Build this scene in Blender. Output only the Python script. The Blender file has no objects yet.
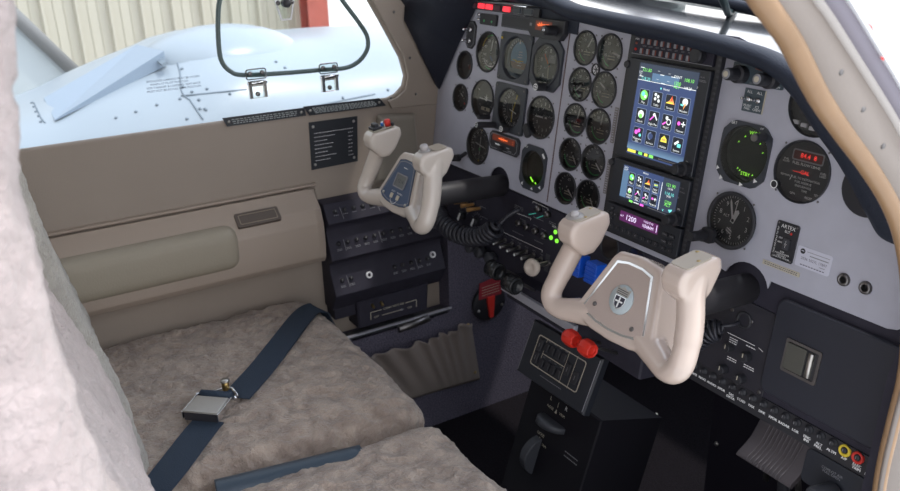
import bpy, bmesh, math, random
from math import sin, cos, pi, radians, sqrt, atan2
from mathutils import Vector, Matrix, noise
from mathutils.bvhtree import BVHTree
random.seed(7)
SC = bpy.context.scene
COL = SC.collection
# ------------------------------------------------------------------ camera
F = 821.45
CAM = Vector((0.98886, -0.89799, 1.19291))
RX = Vector((0.524144, 0.85132, -0.022958)).normalized()
RZ = Vector((0.795452, -0.479763, 0.370249)).normalized()
RY = RZ.cross(RX).normalized()
RX = RY.cross(RZ)
cd = bpy.data.cameras.new('camera'); cam = bpy.data.objects.new('camera', cd); COL.objects.link(cam)
cam.matrix_world = Matrix(((RX.x, RY.x, RZ.x, CAM.x), (RX.y, RY.y, RZ.y, CAM.y), (RX.z, RY.z, RZ.z, CAM.z), (0, 0, 0, 1)))
cd.sensor_width = 36; cd.lens = F / 900 * 36; cd.clip_start = 0.02; cd.clip_end = 300
cd.dof.use_dof = True; cd.dof.focus_distance = 1.15; cd.dof.aperture_fstop = 8
SC.camera = cam
def ray(x, y): return (RX * ((x - 450) / F) + RY * (-(y - 245.5) / F) - RZ)
def at(x, y, ax, val):                       # the point of a real plane (ax = const) seen at a pixel of the survey photo
    d = ray(x, y); i = 'xyz'.index(ax)
    return CAM + d * ((val - CAM[i]) / d[i])
TILT = radians(8)
EX = Vector((1, 0, 0)); EU = Vector((0, sin(TILT), cos(TILT))); EN = Vector((0, -cos(TILT), sin(TILT)))
PO = Vector((0, 0, 0.8))
def PF(X, Y, Z=0, rot=0):                    # frame on the instrument panel, mm
    o = PO + EX * (X / 1000) + EU * (Y / 1000) + EN * (Z / 1000)
    M = Matrix(((1, 0, 0, o.x), (0, EU.y, EN.y, o.y), (0, EU.z, EN.z, o.z), (0, 0, 0, 1)))
    return M @ Matrix.Rotation(rot, 4, 'Z')
def pan(x, y, Z=0):                          # pixel -> panel mm
    o = PO + EN * (Z / 1000); d = ray(x, y)
    p = CAM + d * ((o - CAM).dot(EN) / d.dot(EN)) - PO
    return (p.x * 1000, p.dot(EU) * 1000)
# ------------------------------------------------------------------ materials
def _nt(name):
    m = bpy.data.materials.new(name); m.use_nodes = True
    return m, m.node_tree.nodes, m.node_tree.links, m.node_tree.nodes['Principled BSDF']
def mat(name, col, rough=.5, metal=0, bump=0, bscale=200, var=0, vscale=8, emis=None, estr=0, coat=0, spec=.5, kind='noise'):
    m, N, L, b = _nt(name)
    b.inputs['Base Color'].default_value = (*col, 1); b.inputs['Roughness'].default_value = rough
    b.inputs['Metallic'].default_value = metal; b.inputs['Specular IOR Level'].default_value = spec
    if coat: b.inputs['Coat Weight'].default_value = coat; b.inputs['Coat Roughness'].default_value = .08
    if emis: b.inputs['Emission Color'].default_value = (*emis, 1); b.inputs['Emission Strength'].default_value = estr
    if bump or var: tc = N.new('ShaderNodeTexCoord')
    if bump:
        n = N.new('ShaderNodeTexNoise' if kind == 'noise' else 'ShaderNodeTexVoronoi'); n.inputs['Scale'].default_value = bscale
        L.new(tc.outputs['Object'], n.inputs['Vector'])
        if kind == 'noise': n.inputs['Detail'].default_value = 4
        bp = N.new('ShaderNodeBump'); bp.inputs['Strength'].default_value = bump; bp.inputs['Distance'].default_value = .004
        L.new(n.outputs[0], bp.inputs['Height']); L.new(bp.outputs[0], b.inputs['Normal'])
    if var:
        n2 = N.new('ShaderNodeTexNoise'); n2.inputs['Scale'].default_value = vscale; n2.inputs['Detail'].default_value = 5
        L.new(tc.outputs['Object'], n2.inputs['Vector'])
        r = N.new('ShaderNodeValToRGB')
        r.color_ramp.elements[0].position = .3; r.color_ramp.elements[1].position = .7
        r.color_ramp.elements[0].color = (*[c * (1 - var) for c in col], 1); r.color_ramp.elements[1].color = (*[min(1, c * (1 + var)) for c in col], 1)
        L.new(n2.outputs[0], r.inputs[0]); L.new(r.outputs[0], b.inputs['Base Color'])
    return m
def glow(name, col, s): return mat(name, tuple(c * .3 for c in col), .4, emis=col, estr=s)
def glass(name, tint=(1, 1, 1), rough=.02, f=.5, ior=1.45):
    m = bpy.data.materials.new(name); m.use_nodes = True; N = m.node_tree.nodes; L = m.node_tree.links; N.clear()
    o = N.new('ShaderNodeOutputMaterial'); mx = N.new('ShaderNodeMixShader'); t = N.new('ShaderNodeBsdfTransparent'); g = N.new('ShaderNodeBsdfGlossy')
    fr = N.new('ShaderNodeFresnel'); fr.inputs[0].default_value = ior
    mu = N.new('ShaderNodeMath'); mu.operation = 'MULTIPLY'; mu.inputs[1].default_value = f
    g.inputs['Roughness'].default_value = rough; t.inputs[0].default_value = (*tint, 1)
    L.new(fr.outputs[0], mu.inputs[0]); L.new(mu.outputs[0], mx.inputs[0]); L.new(t.outputs[0], mx.inputs[1]); L.new(g.outputs[0], mx.inputs[2]); L.new(mx.outputs[0], o.inputs[0])
    return m
def wool(name, col, col2):
    m, N, L, b = _nt(name)
    tc = N.new('ShaderNodeTexCoord')
    n = N.new('ShaderNodeTexNoise'); n.inputs['Scale'].default_value = 26; n.inputs['Detail'].default_value = 8; n.inputs['Roughness'].default_value = .65; n.inputs['Distortion'].default_value = .6
    L.new(tc.outputs['Object'], n.inputs['Vector'])
    r = N.new('ShaderNodeValToRGB'); r.color_ramp.elements[0].position = .32; r.color_ramp.elements[1].position = .66
    r.color_ramp.elements[0].color = (*col2, 1); r.color_ramp.elements[1].color = (*col, 1)
    L.new(n.outputs[0], r.inputs[0]); L.new(r.outputs[0], b.inputs['Base Color'])
    n3 = N.new('ShaderNodeTexNoise'); n3.inputs['Scale'].default_value = 130; n3.inputs['Distortion'].default_value = 1.2; n3.inputs['Detail'].default_value = 5; L.new(tc.outputs['Object'], n3.inputs['Vector'])
    ad = N.new('ShaderNodeMath'); ad.operation = 'MULTIPLY_ADD'; ad.inputs[1].default_value = .8; L.new(n3.outputs[0], ad.inputs[0]); L.new(n.outputs[0], ad.inputs[2])
    bp = N.new('ShaderNodeBump'); bp.inputs['Strength'].default_value = .8; bp.inputs['Distance'].default_value = .008
    L.new(ad.outputs[0], bp.inputs['Height']); L.new(bp.outputs[0], b.inputs['Normal'])
    b.inputs['Roughness'].default_value = 1; b.inputs['Specular IOR Level'].default_value = .1
    b.inputs['Sheen Weight'].default_value = .35; b.inputs['Sheen Roughness'].default_value = .6
    return m
M_ = {}
def defm(**k): M_.update(k)
defm(
 panel=mat('grey_panel_paint', (.46, .46, .535), .55, bump=.05, bscale=900, var=.04, vscale=30),
 blk=mat('black_plastic', (.026, .026, .032), .5, bump=.04, bscale=700),
 blk2=mat('black_panel_paint', (.034, .032, .047), .6, spec=.25, bump=.06, bscale=900, var=.1, vscale=40),
 navy=mat('dark_vinyl', (.022, .026, .042), .55, bump=.25, bscale=500, kind='voronoi'),
 shield=mat('glareshield_vinyl', (.026, .032, .05), .6, spec=.3, bump=.15, bscale=450, kind='voronoi'),
 shieldtop=mat('glareshield_top_vinyl', (.04, .043, .05), .25, bump=.02, bscale=300, coat=1, spec=1),
 dial=mat('gauge_face_black', (.028, .03, .038), .5),
 dgrey=mat('dark_grey_plastic', (.05, .052, .062), .5, bump=.05, bscale=600),
 bezelg=mat('instrument_bezel_grey', (.04, .045, .058), .45),
 white=mat('white_marking', (.88, .88, .88), .5), cream=mat('cream_marking', (.55, .5, .4), .5), grn=mat('green_marking', (.08, .5, .16), .5),
 yel=mat('yellow_marking', (.8, .6, .05), .5), redm=mat('red_marking', (.7, .04, .03), .5), org=mat('orange_pointer', (.85, .2, .04), .5),
 greym=mat('grey_marking', (.25, .25, .27), .5), blum=mat('blue_marking', (.05, .2, .6), .5),
 metal=mat('brushed_metal', (.55, .53, .5), .35, metal=1, bump=.1, bscale=300), chrome=mat('chrome', (.75, .76, .78), .12, metal=1),
 steel=mat('dark_steel', (.2, .19, .19), .35, metal=.9), brass=mat('brass', (.5, .36, .15), .35, metal=1),
 beige=mat('beige_wall_plastic', (.335, .28, .235), .6, bump=.12, bscale=450, var=.03, vscale=6),
 beige2=mat('beige_armrest_plastic', (.385, .315, .26), .55, bump=.08, bscale=450),
 beige3=mat('olive_beige_padding', (.34, .30, .235), .6, bump=.1, bscale=300),
 yoke=mat('cream_yoke_plastic', (.56, .455, .395), .24, coat=.6),
 yoke2=mat('white_yoke_plastic', (.62, .55, .49), .24, coat=.6),
 plate=mat('yoke_hub_plate', (.46, .37, .33), .4, bump=.1, bscale=700),
 wool=wool('grey_sheepskin', (.50, .40, .325), (.25, .19, .155)),
 woolp=wool('pale_sheepskin', (.50, .42, .41), (.36, .30, .29)),
 woolg=wool('grey_green_sheepskin', (.41, .385, .34), (.31, .29, .26)),
 belt=mat('navy_belt_webbing', (.025, .042, .07), .75, bump=.5, bscale=600),
 bvinyl=mat('blue_grey_vinyl', (.05, .072, .098), .42, bump=.1, bscale=300),
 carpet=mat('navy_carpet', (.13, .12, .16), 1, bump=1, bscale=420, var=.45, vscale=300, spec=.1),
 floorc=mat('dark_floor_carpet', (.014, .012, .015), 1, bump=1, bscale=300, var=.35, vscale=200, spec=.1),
 pocket=mat('taupe_pocket_fabric', (.24, .20, .18), .8, bump=.2, bscale=300),
 tan=mat('tan_door_seal', (.31, .19, .105), .38, bump=.08, bscale=90, var=.07, vscale=25),
 jamb=mat('cream_door_jamb', (.27, .23, .205), .5, bump=.05, bscale=200, var=.03),
 skin=mat('white_aircraft_paint', (.84, .85, .88), .3), skinl=mat('pale_lilac_paint', (.6, .58, .62), .4),
 red=mat('red_knob', (.72, .035, .02), .3), blue=mat('blue_knob', (.01, .10, .6), .3), ivory=mat('ivory_knob', (.62, .54, .47), .4),
 wht=mat('white_plastic', (.75, .75, .78), .5), lav=mat('white_card', (.62, .62, .72), .5),
 lcd=mat('grey_lcd', (.13, .14, .14), .3), orangek=mat('orange_switch', (.45, .24, .08), .5),
 nac=mat('pale_blue_nacelle_paint', (.31, .36, .41), .3, var=.03, vscale=3), nacl=mat('seam_dark', (.16, .2, .24), .6),
 seal=mat('window_seal_grey', (.10, .14, .14), .4), clear=glass('clear_plastic', (.93, .96, .95), .03, .9),
 window=glass('window_glass', (.96, .98, .97), .0, .45), glass=glass('gauge_glass', (1, 1, 1), 0, 1, 1.8),
 placard=mat('dark_placard', (.025, .028, .035), .4), pltxt=mat('placard_text', (.35, .38, .38), .5),
 redpaint=mat('red_post_paint', (.33, .075, .055), .6, var=.1), concrete=mat('pale_concrete_ground', (.62, .62, .6), .9, var=.08, vscale=.6, bump=.1, bscale=20),
 grass=mat('dry_grass_ground', (.45, .4, .22), 1, var=.2, vscale=1), strip=mat('grey_metal_strip', (.55, .55, .62), .35, metal=.4),
)
# ------------------------------------------------------------------ mesh builder
_tc = {}
def text_mesh(s):
    if s in _tc: return _tc[s]
    c = bpy.data.curves.new('t', 'FONT'); c.body = s; c.size = 1; c.align_x = 'CENTER'; c.align_y = 'CENTER'; c.resolution_u = 2; c.space_line = .85
    o = bpy.data.objects.new('t', c); COL.objects.link(o)
    me = o.to_mesh(); r = ([v.co.copy() for v in me.vertices], [list(p.vertices) for p in me.polygons]); o.to_mesh_clear()
    bpy.data.objects.remove(o); bpy.data.curves.remove(c); _tc[s] = r
    return r
def frame(p, d, up=None):                     # matrix at p with local z along d
    d = Vector(d).normalized(); up = Vector(up or (0, 0, 1))
    if abs(d.dot(up.normalized())) > .99: up = Vector((1, 0, 0))
    x = up.cross(d).normalized(); y = d.cross(x)
    return Matrix(((x.x, y.x, d.x, p[0]), (x.y, y.y, d.y, p[1]), (x.z, y.z, d.z, p[2]), (0, 0, 0, 1)))
def rrect(w, h, r, n=5, cx=0, cy=0):
    P = []; r = min(r, w / 2 - 1e-6, h / 2 - 1e-6)
    for k, (sx, sy) in enumerate(((1, 1), (-1, 1), (-1, -1), (1, -1))):
        for i in range(n + 1):
            a = pi / 2 * (k + i / n); P.append((cx + sx * (w / 2 - r) + r * cos(a), cy + sy * (h / 2 - r) + r * sin(a)))
    return P
def octa(w, h, c, cx=0, cy=0):
    a, b = w / 2, h / 2
    return [(cx + x, cy + y) for x, y in ((a, b - c), (a - c, b), (-a + c, b), (-a, b - c), (-a, -b + c), (-a + c, -b), (a - c, -b), (a, -b + c))]
def circ(r, n=32, cx=0, cy=0): return [(cx + r * cos(2 * pi * i / n), cy + r * sin(2 * pi * i / n)) for i in range(n)]
class MB:
    def __init__(s): s.v = []; s.f = []; s.m = []; s.s = []; s.mats = []
    def mi(s, m):
        m = M_[m] if isinstance(m, str) else m
        if m not in s.mats: s.mats.append(m)
        return s.mats.index(m)
    def add(s, V, Fs, m, smooth=False, M=None):
        b = len(s.v); k = s.mi(m)
        s.v += [(M @ Vector(v)) if M else Vector(v) for v in V]
        for f in Fs: s.f.append([i + b for i in f]); s.m.append(k); s.s.append(smooth)
        return s
    def box(s, c, d, m, M=None):
        x, y, z = [q / 2 for q in d]; V = [(c[0] + i * x, c[1] + j * y, c[2] + k * z) for i in (-1, 1) for j in (-1, 1) for k in (-1, 1)]
        return s.add(V, [(0, 1, 3, 2), (4, 6, 7, 5), (0, 4, 5, 1), (2, 3, 7, 6), (0, 2, 6, 4), (1, 5, 7, 3)], m, False, M)
    def prism(s, P, z0, z1, m, M=None, ch=0, smooth=False):
        n = len(P)
        if ch:
            cx = sum(p[0] for p in P) / n; cy = sum(p[1] for p in P) / n
            R = max(max(abs(p[0] - cx), abs(p[1] - cy)) for p in P); q = 1 - ch / R
            P2 = [(cx + (p[0] - cx) * q, cy + (p[1] - cy) * q) for p in P]
            V = [(*p, z0) for p in P] + [(*p, z1 - ch) for p in P] + [(*p, z1) for p in P2]
            Fs = [tuple(range(n - 1, -1, -1)), tuple(range(2 * n, 3 * n))]
            for k in (0, 1): Fs += [(k * n + i, k * n + (i + 1) % n, (k + 1) * n + (i + 1) % n, (k + 1) * n + i) for i in range(n)]
        else:
            V = [(*p, z0) for p in P] + [(*p, z1) for p in P]
            Fs = [tuple(range(n - 1, -1, -1)), tuple(range(n, 2 * n))] + [(i, (i + 1) % n, n + (i + 1) % n, n + i) for i in range(n)]
        return s.add(V, Fs, m, smooth, M)
    def flat(s, P, z, m, M=None): return s.add([(*p, z) for p in P], [tuple(range(len(P)))], m, False, M)
    def ringp(s, P, Q, z0, z1, m, M=None):    # band between two outlines of equal count, with walls
        n = len(P); V = [(*p, z0) for p in P] + [(*p, z1) for p in P] + [(*q, z1) for q in Q] + [(*q, z0) for q in Q]; Fs = []
        for k in range(3): Fs += [(k * n + i, k * n + (i + 1) % n, (k + 1) * n + (i + 1) % n, (k + 1) * n + i) for i in range(n)]
        return s.add(V, Fs, m, False, M)
    def lathe(s, prof, m, n=32, c=(0, 0, 0), M=None, smooth=True, cap=True):
        V = []; Fs = []
        for r, z in prof:
            for i in range(n): a = 2 * pi * i / n; V.append((c[0] + r * cos(a), c[1] + r * sin(a), c[2] + z))
        for k in range(len(prof) - 1): Fs += [(k * n + i, k * n + (i + 1) % n, (k + 1) * n + (i + 1) % n, (k + 1) * n + i) for i in range(n)]
        if cap:
            if prof[0][0] > 1e-6: Fs.append(tuple(range(n - 1, -1, -1)))
            if prof[-1][0] > 1e-6: Fs.append(tuple(range((len(prof) - 1) * n, len(prof) * n)))
        return s.add(V, Fs, m, smooth, M)
    def cyl(s, p0, p1, r, m, n=20, r1=None, M=None):
        p0 = Vector(p0); p1 = Vector(p1); A = frame(p0, p1 - p0); l = (p1 - p0).length; r1 = r if r1 is None else r1
        b = min(r, r1) * .12
        return s.lathe([(r - b, 0), (r, b), (r1, l - b), (r1 - b, l)], m, n, M=(M @ A) if M else A)
    def disc(s, x, y, r, z, m, n=24, M=None): return s.flat(circ(r, n, x, y), z, m, M)
    def line(s, x0, y0, x1, y1, w, z, m, M=None):
        d = Vector((x1 - x0, y1 - y0)); l = d.length or 1; nx, ny = -d.y / l * w / 2, d.x / l * w / 2
        return s.flat([(x0 - nx, y0 - ny), (x1 - nx, y1 - ny), (x1 + nx, y1 + ny), (x0 + nx, y0 + ny)], z, m, M)
    def arc(s, cx, cy, r, w, a0, a1, z, m, n=24, M=None):
        V = []; 
        for i in range(n + 1):
            a = radians(a0 + (a1 - a0) * i / n); V += [(cx + (r - w / 2) * cos(a), cy + (r - w / 2) * sin(a), z), (cx + (r + w / 2) * cos(a), cy + (r + w / 2) * sin(a), z)]
        return s.add(V, [(2 * i, 2 * i + 1, 2 * i + 3, 2 * i + 2) for i in range(n)], m, False, M)
    def text(s, t, x, y, z, size, m, rot=0, M=None, sx=1):
        V, Fs = text_mesh(t); c, q = cos(rot), sin(rot)
        return s.add([(x + (v.x * sx * c - v.y * q) * size, y + (v.x * sx * q + v.y * c) * size, z) for v in V], Fs, m, False, M)
    def tube(s, path, r, m, n=12, M=None, cap=True, sx=1):
        P = [Vector(p) for p in path]; R = r if isinstance(r, (list, tuple)) else [r] * len(P)
        V = []; Fs = []; t = (P[1] - P[0]).normalized(); u = Vector((0, 0, 1)) if abs(t.z) < .9 else Vector((1, 0, 0)); x = u.cross(t).normalized()
        for k, p in enumerate(P):
            t = (P[min(k + 1, len(P) - 1)] - P[max(k - 1, 0)]).normalized(); x = (x - t * x.dot(t)).normalized(); y = t.cross(x)
            for i in range(n): a = 2 * pi * i / n; V.append(p + (x * cos(a) * sx + y * sin(a)) * R[k])
        for k in range(len(P) - 1): Fs += [(k * n + i, k * n + (i + 1) % n, (k + 1) * n + (i + 1) % n, (k + 1) * n + i) for i in range(n)]
        if cap: Fs += [tuple(range(n - 1, -1, -1)), tuple(range((len(P) - 1) * n, len(P) * n))]
        return s.add(V, Fs, m, True, M)
    def build(s, name, parent=None, M=None, scale=1, bevel=0, seg=2, ang=40):
        me = bpy.data.meshes.new(name); me.from_pydata([v * scale for v in s.v], [], s.f); me.update()
        for m in s.mats: me.materials.append(m)
        me.polygons.foreach_set("material_index", s.m); me.polygons.foreach_set("use_smooth", s.s)
        if me.validate(verbose=False): print("INVALID MESH", name)
        o = bpy.data.objects.new(name, me); COL.objects.link(o)
        if parent: o.parent = parent
        if M: o.matrix_basis = M
        if bevel:
            b = o.modifiers.new('b', 'BEVEL'); b.width = bevel; b.segments = seg; b.limit_method = 'ANGLE'; b.angle_limit = radians(ang); b.harden_normals = False
            for p in me.polygons: p.use_smooth = True
            w = o.modifiers.new('w', 'WEIGHTED_NORMAL'); w.keep_sharp = True
        return o
def tag(o, label=None, cat=None, group=None, kind=None):
    if label: o['label'] = label
    if cat: o['category'] = cat
    if group: o['group'] = group
    if kind: o['kind'] = kind
    return o
def thing(name, label, cat, M=None, group=None):
    o = bpy.data.objects.new(name, None); COL.objects.link(o); o.empty_display_size = .02
    if M: o.matrix_basis = M
    return tag(o, label, cat, group)
def struct(o): o['kind'] = 'structure'; return o
def smooth_path(P, n=8):                       # Catmull-Rom
    P = [Vector(p) for p in P]; Q = [P[0] * 2 - P[1]] + P + [P[-1] * 2 - P[-2]]; out = []
    for i in range(1, len(Q) - 2):
        for k in range(n):
            t = k / n; a, b, c, d = Q[i - 1:i + 3]
            out.append(.5 * ((2 * b) + (c - a) * t + (2 * a - 5 * b + 4 * c - d) * t * t + (3 * b - a - 3 * c + d) * t ** 3))
    return out + [P[-1]]
def plate_with_holes(name, outline, holes, thick, m, M, scale=.001):
    c = bpy.data.curves.new(name, 'CURVE'); c.dimensions = '2D'; c.fill_mode = 'BOTH'; c.extrude = thick / 2
    for P in [outline] + holes:
        s = c.splines.new('POLY'); s.points.add(len(P) - 1); s.use_cyclic_u = True
        for i, p in enumerate(P): s.points[i].co = (p[0], p[1], 0, 1)
    o = bpy.data.objects.new(name, c); COL.objects.link(o)
    me = bpy.data.meshes.new_from_object(o); bpy.data.objects.remove(o); bpy.data.curves.remove(c)
    for v in me.vertices: v.co = Vector((v.co.x, v.co.y, v.co.z - thick / 2)) * scale
    me.materials.clear(); me.materials.append(M_[m]); 
    o = bpy.data.objects.new(name, me); COL.objects.link(o); o.matrix_basis = M
    return o
# ================================================================== instrument panel
defm(sky=mat('horizon_sky_blue', (.10, .30, .52), .4), gnd=mat('horizon_ground_brown', (.22, .11, .06), .4), adim=mat('horizon_mask_grey', (.10, .12, .15), .45))
defm(nav_red=mat('dim_red_lens', (.12, .015, .02), .3))
defm(wred=glow('lit_red_lens', (1, .04, .06), 1.1), wdim=mat('unlit_red_lens', (.09, .035, .05), .3), wdark=mat('unlit_dark_lens', (.03, .045, .06), .3))
defm(oglow=glow('orange_display_glow', (1, .16, .04), .8), odim=glow('dim_orange_display', (.3, .06, .03), .2))
defm(scr_blk=mat('black_crt', (.008, .018, .015), .25), gglow=glow('green_trace', (.35, 1, .05), .9), gdim=glow('green_trace_dim', (.1, .5, .05), .3))
defm(eface=mat('engine_gauge_face_grey', (.05, .055, .065), .5))
defm(rglow=glow('red_led_digits', (1, .05, .04), .8), ffwin=mat('fuel_display_window', (.10, .012, .012), .3))
defm(ctlblue=mat('slate_plate', (.06, .085, .105), .5), orgdim=mat('faded_red_lettering', (.25, .08, .06), .5))
defm(ink=mat('printed_ink', (.12, .11, .16), .7))
defm(scrblue=glow('screen_blue', (.042, .068, .17), .95), scrtop=glow('screen_header', (.04, .055, .09), .9), scrlt=glow('screen_light_blue', (.11, .20, .33), .9), sblk=glow('screen_black_tile', (.02, .025, .04), .6), swht=glow('screen_white', (.85, .9, .9), 1), sgrn=glow('screen_green', (.25, .9, .15), 1), scyn=glow('screen_cyan', (.2, .8, .75), 1), smag=glow('screen_magenta', (.95, .15, .75), 1), syel=glow('screen_yellow', (.9, .8, .1), 1), sorg=glow('screen_orange', (.95, .4, .12), 1), sbor=glow('screen_tile_border', (.22, .28, .42), .9), spur=glow('screen_purple', (.085, .015, .085), 1))
defm(redg=glow('screen_red', (.9, .1, .05), 1))
defm(dgrey2=mat('avionics_bezel_black', (.022, .025, .034), .45, bump=.03, bscale=500))
defm(slil=glow('screen_lilac', (.85, .75, 1), 1.1))
defm(seamb=mat('panel_seam_brown', (.14, .09, .09), .6))
defm(paper=mat('lettering_grey', (.22, .2, .2), .6))
holes = []
outline = [(-545, -99)]
for i in range(13): a = pi - pi * i / 12; outline.append((-285 + 34 * cos(a), -97 + 34 * sin(a)))
outline += [(-20, -99), (20, -106), (206, -106), (212, -72)]
for i in range(1, 12): a = pi - pi * i / 12; outline.append((312 + 37 * cos(a), -92 + 33 * sin(a)))
outline += [(350, -72), (515, -72), (527, -69), (536, -61), (539, -50), (539, 44), (503, 44), (470, 60), (442, 92), (420, 122), (380, 152), (300, 212), (220, 236), (-428, 238), (-545, 52)]
def ticks(mb, r, n, a0, a1, l, w, m, z=.3, skip=()):
    for i in range(n):
        if i in skip: continue
        a = radians(90 - (a0 + (a1 - a0) * i / (n - 1))); mb.line(r * cos(a), r * sin(a), (r - l) * cos(a), (r - l) * sin(a), w, z, m)
def nums(mb, r, L, a0, a1, size, m='white', z=.3):
    for i, t in enumerate(L):
        a = radians(90 - (a0 + (a1 - a0) * i / max(1, len(L) - 1)))
        if t: mb.text(t, r * cos(a), r * sin(a), z, size, m)
def hand(par, ang, l, w, col='white', tail=.2, z=1.5, dep=0, name='pointer', lab=None):
    mb = MB(); mb.prism([(-w / 2, -l * tail), (w / 2, -l * tail), (w / 2, l * .85), (0, l), (-w / 2, l * .85)], 0, .5, col)
    o = mb.build(name, par, Matrix.Translation((0, 0, (z - dep) * .001)) @ Matrix.Rotation(-radians(ang), 4, 'Z'), .001)
    if lab: o['label'] = lab
    return o
def screws(par, pts, r=1.9, z=0):
    me = None
    for x, y in pts:
        if me is None:
            mb = MB(); mb.lathe([(r, 0), (r, .8), (r * .7, 1.2)], 'steel', 8); o = mb.build('screw', par, Matrix.Translation((x * .001, y * .001, z * .001)), .001); me = o
        else:
            o = me.copy(); COL.objects.link(o); o.parent = par; o.matrix_basis = Matrix.Translation((x * .001, y * .001, z * .001))
def gauge(name, label, X, Y, R, face, hands=(), dep=9, cat='gauge', group='round flight instruments', lip=3.4, rim='blk', hub=1, z=0, scr=True, refl='glass', flange=None):
    if flange is None: holes.append(circ(R - 1.5, 36, X, Y))
    t = thing(name, label, cat, PF(X, Y, z), group)
    mb = MB(); mb.lathe([(R, 0), (R, 2), (R - 1.2, 3), (R - lip + .6, 2.6), (R - lip, 1.6), (R - lip - .8, -dep)], rim, 40, cap=False); mb.build('bezel', t, None, .001)
    mb = MB(); mb.disc(0, 0, R - lip, -dep, 'dial', 40); fb = MB(); face(fb, R - lip - 1)
    mb.v += []; 
    b = len(mb.v)
    for v in fb.v: mb.v.append(v + Vector((0, 0, -dep)))
    for f, k, s in zip(fb.f, fb.m, fb.s): mb.f.append([i + b for i in f]); mb.m.append(mb.mi(fb.mats[k])); mb.s.append(s)
    mb.build('dial', t, None, .001)
    for h in hands:
        h = dict(h); hand(t, h.pop('a'), h.pop('l') * (R - lip), h.pop('w'), dep=dep, **h)
    if hub and hands: m2 = MB(); m2.lathe([(2.6, 0), (2.4, 2.2)], 'blk', 14, (0, 0, -dep)); m2.build('hub', t, None, .001)
    mb = MB(); mb.disc(0, 0, R - lip + .3, .6, refl, 40); mb.build('cover_glass', t, None, .001)
    if scr and flange is None: q = (R + 3.5) * .7071; screws(t, [(q, q), (-q, q), (q, -q), (-q, -q)], 1.5)
    return t
def knob(par, x, y, r, l, m='blk', name='knob', z=0, mark=None, base=None, n=18, knurl=True):
    mb = MB(); pr = [(r, 0), (r, l * .85), (r * .85, l)] if not base else [(base, 0), (base, l * .35), (r, l * .4), (r, l * .9), (r * .85, l)]
    mb.lathe(pr, m, n, smooth=not knurl)
    if mark: mb.box((0, r * .45, l + .1), (r * .2, r * .9, .3), mark)
    return mb.build(name, par, Matrix.Translation((x * .001, y * .001, z * .001)), .001)
# --- pilot's flight instruments
def f_as(mb, r):
    ticks(mb, r, 33, 15, 330, r * .1, .7, 'white'); nums(mb, r * .68, ['40', '60', '80', '100', '120', '140', '160', '180', '200'], 30, 330, 7.5)
    mb.arc(0, 0, r * .93, 2.4, -120, 150, .4, 'grn', 30); mb.arc(0, 0, r * .93, 2.6, 128, 165, .5, 'yel', 10); mb.arc(0, 0, r * .8, 1.6, -150, -60, .5, 'white', 10); mb.line(-3, -8, 6, -16, 1.6, .6, 'blum')
gauge('airspeed_indicator', 'round black airspeed dial with green and yellow arcs, beside the left toggle switch plate', -372, 148, 39.5, f_as, [dict(a=8, l=.72, w=3.2, tail=.12)])
def f_vsi(mb, r):
    ticks(mb, r, 25, -90 - 170, -90 + 170, r * .1, .8, 'white'); nums(mb, r * .68, ['6', '4', '3', '2', '1', '.5', '0', '.5', '1', '2', '3', '4', '6'], -90 - 170, -90 + 170, 8); mb.text('UP', -8, 14, .4, 5, 'white'); mb.text('VERTICAL SPEED', 8, 3, .4, 3.6, 'white')
gauge('vertical_speed_indicator', 'round black vertical speed dial with pointer lying level, below the pilot altimeter', -182, 53, 39.5, f_vsi, [dict(a=-92, l=.75, w=3, tail=.3)])
mb = MB(); mb.prism(rrect(16, 26, 5), 0, 6, 'blk', ch=1); mb.build('mount_tab', bpy.data.objects['vertical_speed_indicator'], Matrix.Translation((-.032, -.03, 0)) @ Matrix.Rotation(radians(35), 4, 'Z'), .001)
def f_tc(mb, r):
    ticks(mb, r, 3, 60, 300, r * .12, 2, 'white'); mb.line(-r * .7, 0, r * .7, 0, 2.2, .4, 'white'); mb.disc(0, 0, 3.5, .5, 'white', 12); mb.line(0, 0, 0, 9, 2, .4, 'white'); mb.line(-7, 4, 7, 4, 1.6, .4, 'white')
    mb.line(-15, -19, 15, -19, 7, .3, 'cream'); mb.disc(0, -19, 3, .6, 'blk', 12); mb.text('L', -20, -12, .4, 5, 'white'); mb.text('R', 20, -12, .4, 5, 'white'); mb.text('2 MIN.', 0, -29, .4, 4, 'white')
t = gauge('turn_coordinator', 'round black turn coordinator with small white aircraft bar, between airspeed dial and compass card dial', -372, 55, 39.5, f_tc)
knob(t, 28, -30, 5, 26, 'blk'); 
def f_vor(mb, r):
    ticks(mb, r * .93, 37, 0, 360, r * .1, .8, 'white'); nums(mb, r * .74, ['N', '3', '6', 'E', '12', '15', 'S', '21', '24', 'W', '30', '33', ''], 0, 360, 6.5)
    mb.arc(0, 0, r * .6, .8, 0, 360, .3, 'greym', 32); mb.line(0, -r * .55, 0, r * .5, 1.6, .5, 'white'); mb.line(-r * .5, 3, r * .5, -3, 1.4, .5, 'white'); mb.disc(0, -8, 3, .6, 'grn', 10); mb.disc(2, r * .93, 2.4, .5, 'yel', 10); mb.disc(0, -r * .9, 2, .5, 'yel', 10)
    for k in (-3, -2, -1, 1, 2, 3): mb.disc(k * 4, 0, .8, .4, 'white', 8)
t = gauge('course_deviation_indicator', 'round black course indicator with compass ring and side knob, lowest in the leftmost column', -372, -38, 39.5, f_vor, dep=6)
mb = MB(); mb.cyl((-36, -24, 3), (-62, -40, 3), 4, 'blk'); mb.cyl((-62, -40, 0), (-62, -40, 22), 7.5, 'blk', r1=6.5); o = mb.build('knob', t, None, .001)
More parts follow.
